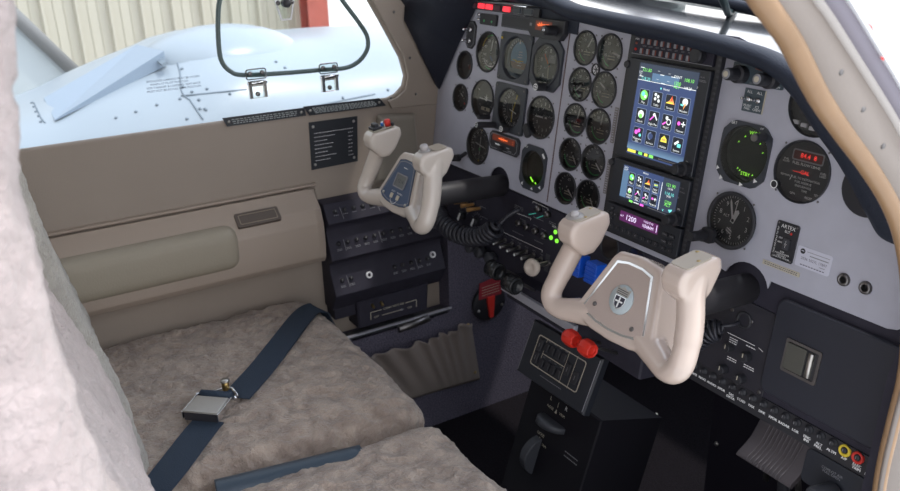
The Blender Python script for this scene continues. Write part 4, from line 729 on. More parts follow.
mb = MB(); mb.prism([(-262, 214), (-112, 206), (-112, 246), (-262, 256)], -4, 3, 'shield', ch=1); mb.build('side_cover', t, None, .001)
# top deck runs forward in world space
gt = [(-.56, -.01, 1.028), (-.44, .0, 1.04), (-.22, .0, 1.046), (0, .0, 1.036), (.12, .0, 1.03), (.22, .0, 1.02), (.30, 0, 1.0), (.34, 0, .985), (.42, 0, .93)]
V = []; Fs = []; yy = [-.012, .02, .09, .16, .19, .3, .42]
for x, y, z in gt:
    for q in yy: V.append((x, q + .035, z + .002 + (.008 if q == .16 else 0) - (.03 * max(0, q - .19))))
m = len(yy)
for i in range(len(gt) - 1): Fs += [(i * m + k, (i + 1) * m + k, (i + 1) * m + k + 1, i * m + k + 1) for k in range(m - 1)]
mb = MB(); mb.add(V, Fs, 'shieldtop', True)
o = mb.build('top_deck', None); o.parent = t; o.matrix_basis = PF(0, 0).inverted()
so = o.modifiers.new('s', 'SOLIDIFY'); so.thickness = .006
mb = MB(); mb.tube(smooth_path([(-.55, .2, 1.045), (-.2, .2, 1.062), (.1, .19, 1.052), (.3, .17, 1.01)], 8), .009, 'shield', 10); mb.tube(smooth_path([(-.5, .42, 1.03), (-.2, .44, 1.045), (.1, .40, 1.035), (.35, .33, 1.0)], 8), .012, 'seal', 10); o = mb.build('deck_ridge', None); o.parent = t; o.matrix_basis = PF(0, 0).inverted()
mb = MB(); mb.tube([at(740, 10, 'z', 1.04), at(728, 13, 'z', 1.045), at(723, 0, 'z', 1.075), (-.10, .12, 1.36)], .006, 'postk', 8); struct(mb.build('trim_3'))
mb = MB(); mb.box((0, 0, 0), (.16, .05, .014), 'seal', M=frame((-.23, .30, 1.075), (0, .2, 1))); mb.tube([(-.30, .28, 1.08), (-.2, .26, 1.09), (-.16, .27, 1.085)], .009, 'strip', 8); tag(mb.build('compass_bracket'), 'metal bracket on the glareshield at the windshield base, top centre', 'bracket')
# black side panel at the left front
defm_done = 1
A0 = [at(x, y, 'x', -.545) for x, y in ((380, -30), (405, 6), (404, 20), (436, 86))]
C0 = [PO + EX * (x / 1000) + EU * (y / 1000) + EN * .004 for x, y in ((-400, 262), (-420, 240), (-478, 142), (-534, 50))]
C0 = [PO + EX * (x / 1000) + EU * (y / 1000) + EN * .004 for x, y in ((-380, 290), (-424, 226), (-478, 146), (-534, 50))]
V = A0 + C0; mb = MB(); mb.add(V, [(0, 1, 5, 4), (1, 2, 6, 5), (2, 3, 7, 6)], 'navy', True); o = mb.build('side_shroud'); s_ = o.modifiers.new('s', 'SOLIDIFY'); s_.thickness = .012; s_.offset = -1; tag(o, 'dark navy shroud filling the corner between left window frame and grey panel', 'shroud')
# ================================================================== yokes
defm(shaft=mat('yoke_column_black', (.03, .028, .032), .5), navyplate=mat('navy_clock_plate', (.035, .07, .15), .4), pearl=mat('pearl_badge', (.48, .55, .58), .35, bump=.1, bscale=90), gtop=mat('grip_top_beige', (.42, .36, .29), .45), shieldink=mat('badge_black', (.03, .03, .05), .4))
defm(greyb=mat('grey_button_base', (.4, .38, .37), .35), knobw=mat('grey_translucent_button', (.5, .47, .47), .2))
defm(brassp=mat('bronze_grip_plate', (.42, .38, .30), .4, metal=.4))
defm(beigedk=mat('dark_grey_beige_plastic', (.27, .24, .20), .6, bump=.1, bscale=400))  # darker, greyer beige for the raised side cover
defm(brassd=mat('dull_bronze_ashtray', (.17, .14, .12), .4, metal=.5), brassl=mat('bronze_line', (.45, .38, .3), .35, metal=.6))
defm(redplac=mat('dull_red_placard', (.33, .03, .045), .45))
TA = radians(-28)
def yframe(x, y, z):
    s, c = sin(TA), cos(TA)
    return Matrix(((1, 0, 0, x), (0, -s, -c, y), (0, c, -s, z), (0, 0, 0, 1)))
def yoke(label, pos, mt, tube_end, grip_w=1.0):
    A = yframe(*pos); t = thing('control_yoke', label, 'yoke', A, 'control yokes')
    mb = MB()
    O = [(-43, 50), (-36, 59), (0, 63), (36, 59), (43, 50), (69, -28), (65, -38), (36, -47), (0, -49), (-36, -47), (-65, -38), (-69, -28)]
    mb.prism(O[::-1], -44, -3, mt); mb.prism([(p[0] * .95, p[1] * .95) for p in O[::-1]], -10, 0, mt)
    for s in (-1, 1):
        path = smooth_path([(s * 40, -26, -20), (s * 72, -37, -13), (s * 101, -45, -5), (s * 116, -34, 0), (s * 114, -8, 2), (s * 108, 18, 6), (s * 99, 46, 12), (s * 95, 68, 15)], 6)
        R = [22 - 6.8 * min(1, k / 12) for k in range(len(path))]; R = [r + (1.0 if k > 24 else 0) for k, r in enumerate(R)]
        mb.tube(path, R, mt, 20, sx=.92)
        Z = [(-10, 56), (-11, 86), (-2, 97), (7, 96), (46, 68), (49, 60), (47, 50), (38, 40), (10, 32), (-4, 40)]
        cx = s * 92; k = len(Z)
        w = 16.5
        V = []
        for sx_, q in ((-1, .8), (-.85, 1), (.85, 1), (1, .8)):
            for z, y in Z: V.append((cx + sx_ * w, 63 + (y - 63) * (q if q < 1 else 1) + (0), 18 + (z - 18) * (q if q < 1 else 1)))
        Fs = [tuple(range(k)), tuple(range(4 * k - 1, 3 * k - 1, -1))]
        for j in range(3): Fs += [(j * k + i, (j + 1) * k + i, (j + 1) * k + (i + 1) % k, j * k + (i + 1) % k) for i in range(k)]
        mb.add(V, Fs, mt)
    o = mb.build('body', t, None, .001)
    r = o.modifiers.new('r', 'REMESH'); r.mode = 'VOXEL'; r.voxel_size = .0022; r.use_smooth_shade = True
    sm = o.modifiers.new('s', 'SMOOTH'); sm.factor = .6; sm.iterations = 7
    # hub plate
    def trap(a): return [(-(31 - a), 46 - a), (-12, 50 - a), (12, 50 - a), (31 - a, 46 - a), (55 - a * 1.2, -26 + a), (51 - a * 1.2, -31 + a), (24, -36 + a), (0, -37.5 + a), (-24, -36 + a), (-51 + a * 1.2, -31 + a), (-55 + a * 1.2, -26 + a)]
    tp = Matrix.Translation((0, 0, .0002))
    # shaft to the panel
    e = Vector(tube_end); h = Vector(pos) + Vector((0, .03, -.028)); mb = MB(); mb.cyl(h, e + (e - h).normalized() * .03, .0215, 'shaft', 36); o = mb.build('column', None); o.parent = t; o.matrix_basis = A.inverted()
    def tf(s, u, v): # frame on top of a grip head, u across, v up the slope, mm
        n = Vector((0, .80, .60)); y = Vector((0, .60, -.80)); c = Vector((s * 92, 82.3, 27.2)) + Vector((u, 0, 0)) + y * v
        return Matrix(((1, 0, 0, c.x / 1000), (0, y.y, n.y, c.y / 1000), (0, y.z, n.z, c.z / 1000), (0, 0, 0, 1)))
    return t, trap, tf
HR = (.317, -.25, .749); HL = (-.252, -.25, .752)
t, trap, tf = yoke('cream control yoke in front with coat-of-arms badge on its hub', HR, 'yoke', PO + EX * .310 + EU * -.098)
mb = MB(); mb.prism(trap(0)[::-1], -1, 1.5, 'chrome'); mb.build('hub_trim', t, Matrix.Translation((0, 0, 0)), .001)
mb = MB(); mb.prism(trap(3)[::-1], 0, 2.1, 'plate'); mb.build('hub_plate', t, None, .001)
mb = MB(); mb.lathe([(19, 0), (18, 1.6)], 'pearl', 40); mb.build('badge', t, Matrix.Translation((.001, .004, .0021)), .001)
mb = MB(); sh = [(-9, 4), (9, 4), (9, -4), (6, -10), (0, -14), (-6, -10), (-9, -4)]; mb.prism(sh[::-1], 0, 1, 'chrome'); mb.prism([(p[0] * .85, p[1] * .85 - .3) for p in sh][::-1], 1, 1.3, 'shieldink'); mb.box((0, -4, 1.5), (2, 13, .5), 'white'); mb.box((0, -3, 1.5), (12, 2, .5), 'white')
mb.prism([(-10, 5), (10, 5), (11, 15), (6, 13), (0, 16), (-6, 13), (-11, 15)], 0, 1.2, 'metal')
for k in range(3): mb.line(-9, 6.5 + 2.4 * k, 9, 6.5 + 2.4 * k, 1, 1.4, 'shieldink')
mb.build('crest', t, Matrix.Translation((.001, .004, .0037)), .001)
for x, y in ((-36, -20), (34, -26)): mb = MB(); mb.lathe([(3, 0), (3, 1), (2, 1)], 'steel', 14); mb.disc(0, 0, 1.8, .9, 'blk', 10); mb.build('screw', t, Matrix.Translation((x * .001, (y + 4) * .001, .0021)), .001)
for s in (-1, 1):
    mb = MB(); mb.prism(rrect(27, 42, 6), -.5, .7, 'gtop', ch=.3); mb.build('grip_cap', t, tf(s, 0, 0), .001)
    for u, v in ((9, -4) if s < 0 else (8, 2), (-6, 17) if s < 0 else (-8, 17)): mb = MB(); mb.lathe([(2.4, 0), (2.2, .8)], 'brass', 12); mb.build('screw', t, tf(s, u, v), .001)
mb = MB(); mb.lathe([(12, 0), (11, 1.5)], 'greyb', 24); mb.lathe([(6, 1.5), (6, 5), (4, 7)], 'knobw', 18); mb.build('thumb_button', t, tf(-1, -4, -11), .001)
t, trap, tf = yoke('white control yoke at the pilot side with blue digital clock in its hub', HL, 'yoke2', PO + EX * -.284 + EU * -.100)
mb = MB(); mb.prism(trap(0)[::-1], -1, 1.4, 'yoke2'); mb.build('hub_trim', t, None, .001)
mb = MB(); mb.prism(trap(2)[::-1], 0, 2.1, 'blk'); mb.prism(trap(3)[::-1], 2.1, 2.4, 'navyplate'); P = trap(5.5)[::-1]; Q = trap(6.6)[::-1]; mb.ringp(P, Q, 2.4, 2.7, 'greym'); rowbars(mb, 0, 33, 14, 'white', 1, z=2.8)
mb.text('SELECT', -11, -13, 2.8, 4, 'white'); mb.text('CONTROL', 13, -13, 2.8, 4, 'white'); mb.arc(0, -22, 12, 1, 200, 340, 2.8, 'white', 10); mb.build('hub_plate', t, None, .001)
mb = MB(); mb.ringp(rrect(38, 26, 3), rrect(34, 22, 2), 2.4, 4.4, 'greym'); mb.prism(rrect(34, 22, 2), 2.4, 2.9, 'lcd'); mb.text('12:14', 0, 0, 3, 9, 'blk'); mb.build('clock_display', t, Matrix.Translation((0, .008, 0)), .001)
for x in (-11, 11): mb = MB(); mb.prism(rrect(8, 9, 1), 2.4, 4.5, 'cream', ch=.6); mb.build('button', t, Matrix.Translation((x * .001, -.021, 0)), .001)
for x, y in ((-41, -22), (42, -26)): mb = MB(); mb.lathe([(3, 0), (2.6, 1.4)], 'metal', 12); mb.build('screw', t, Matrix.Translation((x * .001, y * .001, .0024)), .001)
mb = MB(); mb.prism(rrect(29, 44, 5), 0, 1.8, 'brassp', ch=.4); mb.build('grip_plate', t, tf(-1, 0, 0), .001)
mb = MB(); mb.prism(rrect(22, 19, 3), 1.8, 6, 'blk', ch=1); mb.prism(rrect(16, 9, 2), 6, 12, 'blk', ch=1.5); mb.build('trim_rocker', t, tf(-1, -2, -11), .001)
mb = MB(); mb.lathe([(5.6, 1.8), (5.6, 13), (4.5, 14)], 'redm', 20); mb.build('disconnect_button', t, tf(-1, 5, 12), .001)
for u, v, m_ in ((-9, 8, 'chrome'), (-3, 4, 'blum'), (12, 18, 'blk'), (-9, 18, 'blk')): mb = MB(); mb.lathe([(3, 1.8), (3, 7), (2, 8)], m_, 12); mb.build('small_button', t, tf(-1, u, v), .001)
mb = MB(); mb.lathe([(11, 0), (10, 1.5)], 'greyb', 20); mb.lathe([(7, 1.5), (7, 9), (5, 11)], 'knobw', 16); mb.build('thumb_button', t, tf(1, -4, -12), .001)
mb = MB(); mb.prism(rrect(30, 24, 5), 0, .8, 'gtop'); mb.build('grip_plate', t, tf(1, 0, 9), .001)
# ================================================================== seats
def rbox(name, c, size, r, cell, m, amp=0, fn=None, par=None, freq=30, seed=0, clump=0):
    sx, sy, sz = [q / 2 for q in size]; nx, ny, nz = [max(2, int(q / cell)) for q in size]; idx = {}; V = []; Fs = []
    def vid(i, j, k):
        if (i, j, k) not in idx: idx[(i, j, k)] = len(V); V.append(Vector((-sx + 2 * sx * i / nx, -sy + 2 * sy * j / ny, -sz + 2 * sz * k / nz)))
        return idx[(i, j, k)]
    for a, A_, b, B_, f in ((0, nx, 1, ny, lambda i, j, e: (i, j, nz if e else 0)), (0, nx, 2, nz, lambda i, j, e: (i, ny if e else 0, j)), (1, ny, 2, nz, lambda i, j, e: (nx if e else 0, i, j))):
        for e in (0, 1):
            for i in range(A_):
                for j in range(B_):
                    q = [vid(*f(i, j, e)), vid(*f(i + 1, j, e)), vid(*f(i + 1, j + 1, e)), vid(*f(i, j + 1, e))]
                    flip = (e == 0) ^ (a == 0 and b == 2)
                    Fs.append(q[::-1] if flip else q)
    out = []; 
    for v in V:
        q = Vector((max(-sx + r, min(sx - r, v.x)), max(-sy + r, min(sy - r, v.y)), max(-sz + r, min(sz - r, v.z)))) if not isinstance(r, tuple) else None
        d = v - q; l = d.length
        nrm = d / l if l > 1e-9 else Vector((0, 0, 1)); p = q + nrm * min(l, r) if l > 1e-9 else v.copy()
        # crown
        if amp:
            s = p * freq + Vector((seed, seed * 2, 0)); nz_ = .5 - 1.3 * abs(noise.noise(s + noise.noise_vector(s * .6) * .8)) + noise.noise(s * 2.7) * .45 + noise.noise(s * 5.3) * .2
            if clump: nz_ += clump * noise.noise(p * 9 + Vector((seed, 0, 0)))
            p = p + nrm * amp * nz_
        if fn: p = fn(p)
        out.append(p + Vector(c))
    mb = MB(); mb.add(out, Fs, m, True); return mb.build(name, par)
def crown(ax, ay, h):
    def f(p): p.z += h * (1 - (p.x / ax) ** 2) * (1 - (p.y / ay) ** 2) if p.z > 0 else 0; return p
    return f
t = thing('pilot_seat', 'left front seat in grey-brown sheepskin with navy belt across it', 'seat', Matrix.Identity(4), 'front seats')
cush = rbox('seat_cushion', (-.298, -.572, .375), (.53, .50, .14), .052, .0042, 'wool', .0065, crown(.3, .28, .012), t, 34, 1, .9)
def lerpt(T, z):
    for a, b in zip(T, T[1:]):
        if z <= b[0]: return a[1] + (b[1] - a[1]) * (z - a[0]) / (b[0] - a[0])
    return T[-1][1]
def back1(p): p.y += lerpt([(.40, -.745), (.47, -.752), (.56, -.760), (.72, -.797), (.84, -.822), (.95, -.836), (1.3, -.9)], p.z + .70) + (.018 * ((abs(p.x) / .24) ** 3 - 1) if p.y > 0 else 0); return p
bk1 = rbox('backrest', (-.285, -.07, .70), (.415, .14, .62), .055, .008, 'woolg', .005, back1, t, 34, 3, .6)
mb = MB(); mb.box((-.30, -.60, .24), (.44, .42, .13), 'dgrey'); mb.build('seat_frame', t)
for x in (-.5, -.1):
    for y in (-.78, -.42): mb = MB(); mb.box((x, y, .11), (.03, .05, .16), 'dgrey'); mb.build('leg', t)
t2 = thing('copilot_seat', 'right front seat in pale sheepskin, closest to the open door', 'seat', Matrix.Identity(4), 'front seats')
cu2 = rbox('seat_cushion', (.245, -.595, .37), (.52, .53, .14), .05, .0042, 'wool', .0065, crown(.3, .28, .014), t2, 34, 7, .9)
def back2(p): p.y += lerpt([(.40, -.772), (.47, -.777), (.65, -.795), (.72, -.810), (.84, -.850), (.96, -.866), (1.06, -.868), (1.16, -.854), (1.4, -.84)], p.z + .86) + (.012 * ((abs(p.x) / .24) ** 3 - 1) if p.y > 0 else 0) - .014 * max(0, p.x / .24) * max(0, min(1, (1.0 - p.z - .86) / .2)); return p
bk2 = rbox('backrest', (.275, -.07, .86), (.48, .14, .90), .05, .006, 'woolp', .005, back2, t2, 34, 9, .8)
mb = MB(); mb.box((.245, -.64, .24), (.42, .42, .13), 'dgrey'); mb.build('seat_frame', t2)
for x in (.06, .44):
    for y in (-.82, -.46): mb = MB(); mb.box((x, y, .11), (.03, .05, .16), 'dgrey'); mb.build('leg', t2)
# belt lying over the cushion
def bvh(obs):
    V = []; Fs = []
    for o in obs:
        b = len(V); V += [o.matrix_world @ v.co for v in o.data.vertices]; Fs += [[i + b for i in p.vertices] for p in o.data.polygons]
    return BVHTree.FromPolygons(V, Fs)
bpy.context.view_layer.update(); bt_ = bvh([cush, cu2])
def hitb(tree, px, py, fb=None):
    d = ray(px, py).normalized(); h = tree.ray_cast(CAM, d); return (h[0], h[1]) if h[0] else fb
def ribbon(name, pts, w, m, par=None, th=.0022, off=.006, wd=None):
    P = []; 
    for q in pts: h = (hitb(bt_, *q) or (at(*q, "z", .45), Vector((0, 0, 1)))) if len(q) == 2 else (Vector(q), Vector((0, 0, 1))); P.append(h[0] + Vector((0, 0, off)))
    P = smooth_path(P, 8); V = []; n = len(P)
    for k in range(n):
        tg = (P[min(k + 1, n - 1)] - P[max(k - 1, 0)]).normalized(); up = Vector((0, 0, 1)); s = tg.cross(up).normalized(); nn = s.cross(tg)
        for a, b in ((-1, 0), (1, 0), (1, 1), (-1, 1)): V.append(P[k] + s * w / 2 * a + nn * th * b)
    Fs = [(k * 4 + i, (k + 1) * 4 + i, (k + 1) * 4 + (i + 1) % 4, k * 4 + (i + 1) % 4) for k in range(n - 1) for i in range(4)] + [(0, 1, 2, 3), (n * 4 - 1, n * 4 - 2, n * 4 - 3, n * 4 - 4)]
    mb = MB(); mb.add(V, Fs, m); return mb.build(name, par), P
sb = thing('seat_belt', 'navy seat belt with square metal buckle lying across the left seat', 'seat belt')
f0 = (hitb(bt_, 310, 314) or hitb(bt_, 304, 325))[0]
ribbon('webbing', [(f0.x - .012, f0.y + .045, f0.z - .05), (f0.x - .006, f0.y + .022, f0.z - .004), (306, 316), (283, 345), (262, 372), (236, 401)], .05, 'belt', sb)
ribbon('webbing', [(210, 424), (200, 436), (184, 457), (168, 478), (150, 500)], .052, 'belt', sb)
h1, n1 = hitb(bt_, 209, 420); h2, _ = hitb(bt_, 222, 402)
dr = (h2 - h1); dr.z = 0; dr.normalize(); zz = Vector((0, 0, 1)); xx = dr.cross(zz).normalized(); yy_ = zz.cross(xx)
Bf = Matrix(((xx.x, yy_.x, 0, h1.x), (xx.y, yy_.y, 0, h1.y), (xx.z, yy_.z, 1, h1.z + .014), (0, 0, 0, 1))) @ Matrix.Scale(1.12, 4)
mb = MB(); mb.prism([(-27, -22), (27, -22), (25, 20), (-25, 20)], 12, 15, 'metal', ch=1.5); mb.box((0, -2, 5), (50, 38, 12), 'blk'); mb.box((-27, 0, 8), (2.5, 46, 12), 'chrome'); mb.box((27, 0, 8), (2.5, 46, 12), 'chrome'); mb.build('buckle', sb, Bf, .001, bevel=.0008)
mb = MB(); mb.cyl((-24, 30, 10), (24, 30, 10), 7, 'belt', 16); mb.cyl((-30, 26, 9), (-28, 34, 9), 3, 'chrome'); mb.cyl((28, 34, 9), (31, 26, 9), 3, 'chrome'); mb.build('belt_roller', sb, Bf, .001)
mb = MB(); mb.tube([(-22, 38, 6), (4, 58, 6), (12, 58, 6), (28, 40, 6)], 2.4, 'chrome', 8); mb.cyl((6, 50, 8), (6, 50, 22), 5.5, 'brass'); mb.lathe([(7, 0), (6, 3)], 'metal', 16, (6, 50, 22)); mb.build('shoulder_stud', sb, Bf, .001)
# vinyl pad between seats
a = at(224, 492, 'z', .432); b = at(362, 458, 'z', .43); d = (b - a)
mb = MB(); P = [a - d * .05 + Vector((0, 0, .0)), a, a + d * .3, a + d * .7, b]; mb.tube(smooth_path(P, 5), .019, 'bvinyl', 16, sx=1.2); tag(mb.build('armrest_pad'), 'dark blue vinyl bar lying between the two seat cushions', 'armrest')
# ================================================================== cabin shell
XW = -.555
def wallf(y, z, x=XW): return Matrix(((0, 0, 1, x), (1, 0, 0, y), (0, 1, 0, z), (0, 0, 0, 1)))  # local x = forward, y = up, z = inward
E_ = [at(px, py, 'x', XW) for px, py in ((388, 98), (396, 94), (403, 86), (405, 76), (400, 58), (385, 30), (368, 0))]
wl = [(-2.0, .845)] + [(p.y, p.z) for p in E_] + [(-.22, 1.22), (-.30, 1.26), (-2.0, 1.26), (-2.0, 1.36), (.02, 1.36), (.02, .30), (-.30, .30), (-2.0, .05 + .3)]
mb = MB(); mb.prism(wl, -.014, 0, 'beige', M=wallf(0, 0)); o = mb.build('wall_left', None, None, 1, bevel=.006, seg=3); struct(o)
E2 = [at(px, py, 'x', XW + .008) for px, py in ((360, -28), (372, 0), (388, 28), (404, 56), (408.5, 76), (406, 90), (397, 98), (388, 101), (392, 109), (441, 104), (441, 88), (436, 86), (404, 22), (405, 4), (385, -28))]
mb = MB(); mb.prism([(p.y, p.z) for p in E2], 0, .008, 'beige', M=wallf(0, 0)); struct(mb.build('trim_1', None, None, 1, bevel=.003))
for px, py in ((394, 12), (410, 58), (416, 94), (391, 98)):
    p = at(px, py, 'x', XW + .009); mb = MB(); mb.lathe([(.003, 0), (.002, .0012)], 'steel', 10, M=frame(p, (1, 0, 0))); tag(mb.build('trim_screw'), 'small dark screw in the beige window surround, ' + {12: 'topmost', 58: 'halfway up the slanted post', 94: 'at the lower corner, forward', 98: 'next to the placard end'}[py], 'screw', 'window surround screws')
mb = MB(); mb.box((0, 0, 0), (.42, .11, .01), 'beige', M=wallf(-.22, 1.31)); struct(mb.build('trim_4'))
# raised pad behind the yoke
p = [at(px, py, 'x', XW) for px, py in ((376, 114), (412, 112), (417, 150), (372, 156))]
ys = [q.y for q in p]; zs = [q.z for q in p]
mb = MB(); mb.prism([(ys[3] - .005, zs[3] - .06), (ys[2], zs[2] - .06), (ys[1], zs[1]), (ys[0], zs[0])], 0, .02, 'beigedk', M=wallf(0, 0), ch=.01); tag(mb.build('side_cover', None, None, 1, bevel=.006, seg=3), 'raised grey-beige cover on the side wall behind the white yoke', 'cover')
# armrest ledge
t = thing('side_armrest', 'long beige moulded armrest along the left side wall', 'armrest')
pr = [(0, .680), (.012, .682), (.020, .672), (.046, .648), (.058, .620), (.060, .575), (.056, .545), (.046, .532), (0, .525)]
y0, y1 = -2.0, -.295; n = len(pr); V = [(XW + x * q, y, z + dz) for y, q, dz in ((y0, 1, 0), (y1 - .02, 1, 0), (y1 - .004, .9, -.003), (y1, .5, -.006)) for x, z in pr]
Fs = [(j * n + i, j * n + (i + 1) % n, (j + 1) * n + (i + 1) % n, (j + 1) * n + i) for j in range(3) for i in range(n)] + [tuple(range(3 * n, 4 * n))[::-1], tuple(range(n))]
mb = MB(); mb.add(V, Fs, 'beige2'); mb.build('ledge', t, None, 1, bevel=.004, seg=3, ang=18)
rbox('padding', (XW + .028, -1.24, .608), (.088, 1.52, .088), .024, .012, 'beige3', 0, None, t)
mb = MB(); ca = Vector((XW + .041, -.432, .6535)); nn = Vector((.62, 0, .78)); uu = Vector((-.78, 0, .62)); Ma = Matrix(((0, uu.x, nn.x, ca.x), (1, 0, 0, ca.y), (0, uu.z, nn.z, ca.z), (0, 0, 0, 1)))
mb = MB(); mb.prism(rrect(.088, .032, .003), -.004, .003, 'brassd', M=Ma); mb.ringp(rrect(.076, .022, .002), rrect(.0735, .0195, .002), .003, .0038, 'brassl', M=Ma); mb.build('ashtray_lid', t)
mb = MB(); mb.box((XW + .004, -1.15, .687), (.012, 1.72, .006), 'beige2'); mb.build('top_bead', t, None, 1, bevel=.003)
# placards on the sill and wall
def placard(name, label, c4, z, lines, lm='pltxt', lh=.0016, hdr=False):
    p = [at(px, py, 'x', XW + z) for px, py in c4]; mb = MB(); mb.prism([(q.y, q.z) for q in p][::-1], z, z + .0015, 'placard', M=wallf(0, 0))
    TL, TR, BR, BL = [Vector((q.y, q.z, 0)) for q in p]
    for k in range(lines):
        v = .2 + .66 * (k + .5) / lines; a = TL.lerp(BL, v); b = TR.lerp(BR, v); u = .09
        while u < .88:
            l = random.uniform(.02, .05); q0 = a.lerp(b, u); q1 = a.lerp(b, min(.9, u + l)); mb.line(q0.x, q0.y, q1.x, q1.y, lh, z + .0019, lm, M=wallf(0, 0)); u += l + .012
            if hdr and k > 0 and .42 + .1 * math.sin(k * 2.3) < u < .78: u = .8
    for a, b in ((.05, .5), (.95, .5)) if not hdr else ((.08, .1), (.92, .1), (.08, .9), (.92, .9)):
        q = TL.lerp(TR, a).lerp(BL.lerp(BR, a), b); mb.lathe([(.0032, 0), (.002, .0014)], 'metal', 10, M=wallf(q.x, q.y, XW + z + .0015))
    return tag(mb.build(name), label, 'placard', 'side wall placards')
placard('placard', 'long black placard on the sill, the rearward of the two', [(222, 118), (304, 107.5), (306, 115.5), (227, 126.5)], .002, 3)
placard('placard', 'long black placard on the sill, the forward one beside the window corner', [(303, 106.5), (379, 98), (386, 105.5), (309, 115.5)], .004, 5)
placard('placard', 'square black placard with white lines, screwed below the window', [(308.5, 122.5), (357, 116), (357.5, 161), (311.5, 170)], 0, 8, 'white', .0011, True)
# side switch console
t = thing('side_circuit_breaker_panel', 'black stepped breaker console on the left wall below the white yoke', 'circuit breakers')
pr = [(0, .652), (.036, .650), (.058, .612), (.044, .602), (.040, .590), (.062, .532), (.046, .520), (.044, .505), (.066, .452), (.050, .425), (.040, .41), (0, .41)]
mb = MB(); n = len(pr); ya, yb = -.292, -.018; V = [(XW + x, ya, z) for x, z in pr] + [(XW + x, yb, z) for x, z in pr]
mb.add(V, [tuple(range(n)), tuple(range(2 * n - 1, n - 1, -1))] + [(i, i + n, (i + 1) % n + n, (i + 1) % n) for i in range(n)], 'blk2'); mb.box((XW + .02, -.262, .40), (.04, .052, .03), 'blk2'); mb.build('housing', t, None, 1, bevel=.0025)
def facefr(a, b, y):
    a = Vector((XW + a[0], y, a[1])); b = Vector((XW + b[0], y, b[1])); up = (b - a).normalized(); r = Vector((0, 1, 0)); nn = r.cross(up); c = (a + b) / 2
    return Matrix(((r.x, up.x, nn.x, c.x), (r.y, up.y, nn.y, c.y), (r.z, up.z, nn.z, c.z), (0, 0, 0, 1)))
rows = [((.058, .612), (.036, .650), [0, 1, 2, 3, 4, 5, 6, 7, 8], 2), ((.062, .532), (.040, .590), list(range(12)), 0), ((.066, .452), (.044, .505), [0, 1, 6, 7, 8, 9, 10], 0)]
b0 = None
for ri, (a, b, ks, d) in enumerate(rows):
    A = facefr(a, b, -.155); mb = MB()
    for k in ks:
        x = -115 + 21 * k; rowbars(mb, x, -9 if ri else -5, 11, 'greym', 2 if ri else 1, 2.6, 1.2, z=1.2)
        if k % 4 == 1: mb.line(x - 9, 10, x - 13 + 6, -15, .9, 1.2, 'greym')
        if b0 is None: m2 = MB(); m2.lathe([(5, 0), (5, 2), (3.4, 2.5), (3.2, 6)], 'blk', 12); m2.line(-1, -2, -1, 2, .8, 6.1, 'greym'); b0 = o = m2.build('breaker', t, None, .001)
        else: o = b0.copy(); COL.objects.link(o); o.parent = t
        o.matrix_basis = A @ Matrix.Translation((x * .001, .003, 0))
    mb.build('marking', t, A, .001)
    if ri == 2:
        for x, y in ((-52, 0), (110, 9)): m3 = MB(); m3.lathe([(7.5, 0), (7.5, 3), (6.5, 4), (4.2, 4), (4, 1)], 'wht', 20, cap=False); o = m3.build('collar', t, A @ Matrix.Translation((x * .001, y * .001, .0)), .001); o['label'] = 'white ring collar'
t = thing('cabin_vent_control', 'black box lettered CABIN VENT AIR under the side breaker console', 'vent control', wallf(-.150, .385, XW))
mb = MB(); mb.prism([(-.088, -.03), (.088, -.03), (.092, .035), (-.088, .035)], 0, .052, 'blk2', ch=.004); mb.build('housing', t)
mb = MB(); z = 53; L_ = [(-58, 2, -30, 2), (-58, 2, -58, -16), (30, 2, 58, 2), (58, 2, 58, -16)]
for q in L_: mb.line(*[v for v in q], 1.6, z, 'cream')
mb.text('CABIN VENT AIR', 0, 2, z, 7, 'cream'); mb.text('OFF', -44, -12, z, 7, 'cream'); mb.text('ON', 40, -12, z, 7, 'cream'); mb.line(-30, -12, 18, -12, 1.4, z, 'cream'); mb.flat([(18, -15), (26, -12), (18, -9)], z, 'greym'); mb.build('marking', t, None, .001)
for x in (-52, -30): mb = MB(); mb.cyl((x, 20, 50), (x - 1, 16, 62), 3, 'brass'); mb.build('toggle', t, None, .001)
mb = MB(); mb.box((XW + .045, -.13, .338), (.006, .27, .004), 'strip'); mb.box((XW + .03, -.13, .330), (.03, .25, .008), 'dgrey'); mb.cyl((XW + .05, -.14, .325), (XW + .05, -.06, .33), .009, 'steel'); tag(mb.build('seat_rail_strip'), 'thin metal strip with dark track under the cabin vent box', 'metal strip')
# footwell
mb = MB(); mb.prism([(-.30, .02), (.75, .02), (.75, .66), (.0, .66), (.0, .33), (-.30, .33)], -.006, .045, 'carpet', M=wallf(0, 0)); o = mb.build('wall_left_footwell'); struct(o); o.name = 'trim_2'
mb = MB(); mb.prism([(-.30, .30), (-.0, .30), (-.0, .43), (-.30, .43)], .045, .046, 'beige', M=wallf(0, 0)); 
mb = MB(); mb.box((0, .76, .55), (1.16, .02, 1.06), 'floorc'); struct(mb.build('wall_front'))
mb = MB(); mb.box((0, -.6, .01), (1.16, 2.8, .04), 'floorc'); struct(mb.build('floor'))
mb = MB(); mb.prism([(-2.0, -.1), (.77, -.1), (.77, .5), (-.02, .5), (-.06, .48), (-.10, .46), (-.16, .2), (-.6, .06), (-2, .06)], 0, .014, 'jamb', M=wallf(0, 0, .572)); o = mb.build('wall_right'); struct(o)
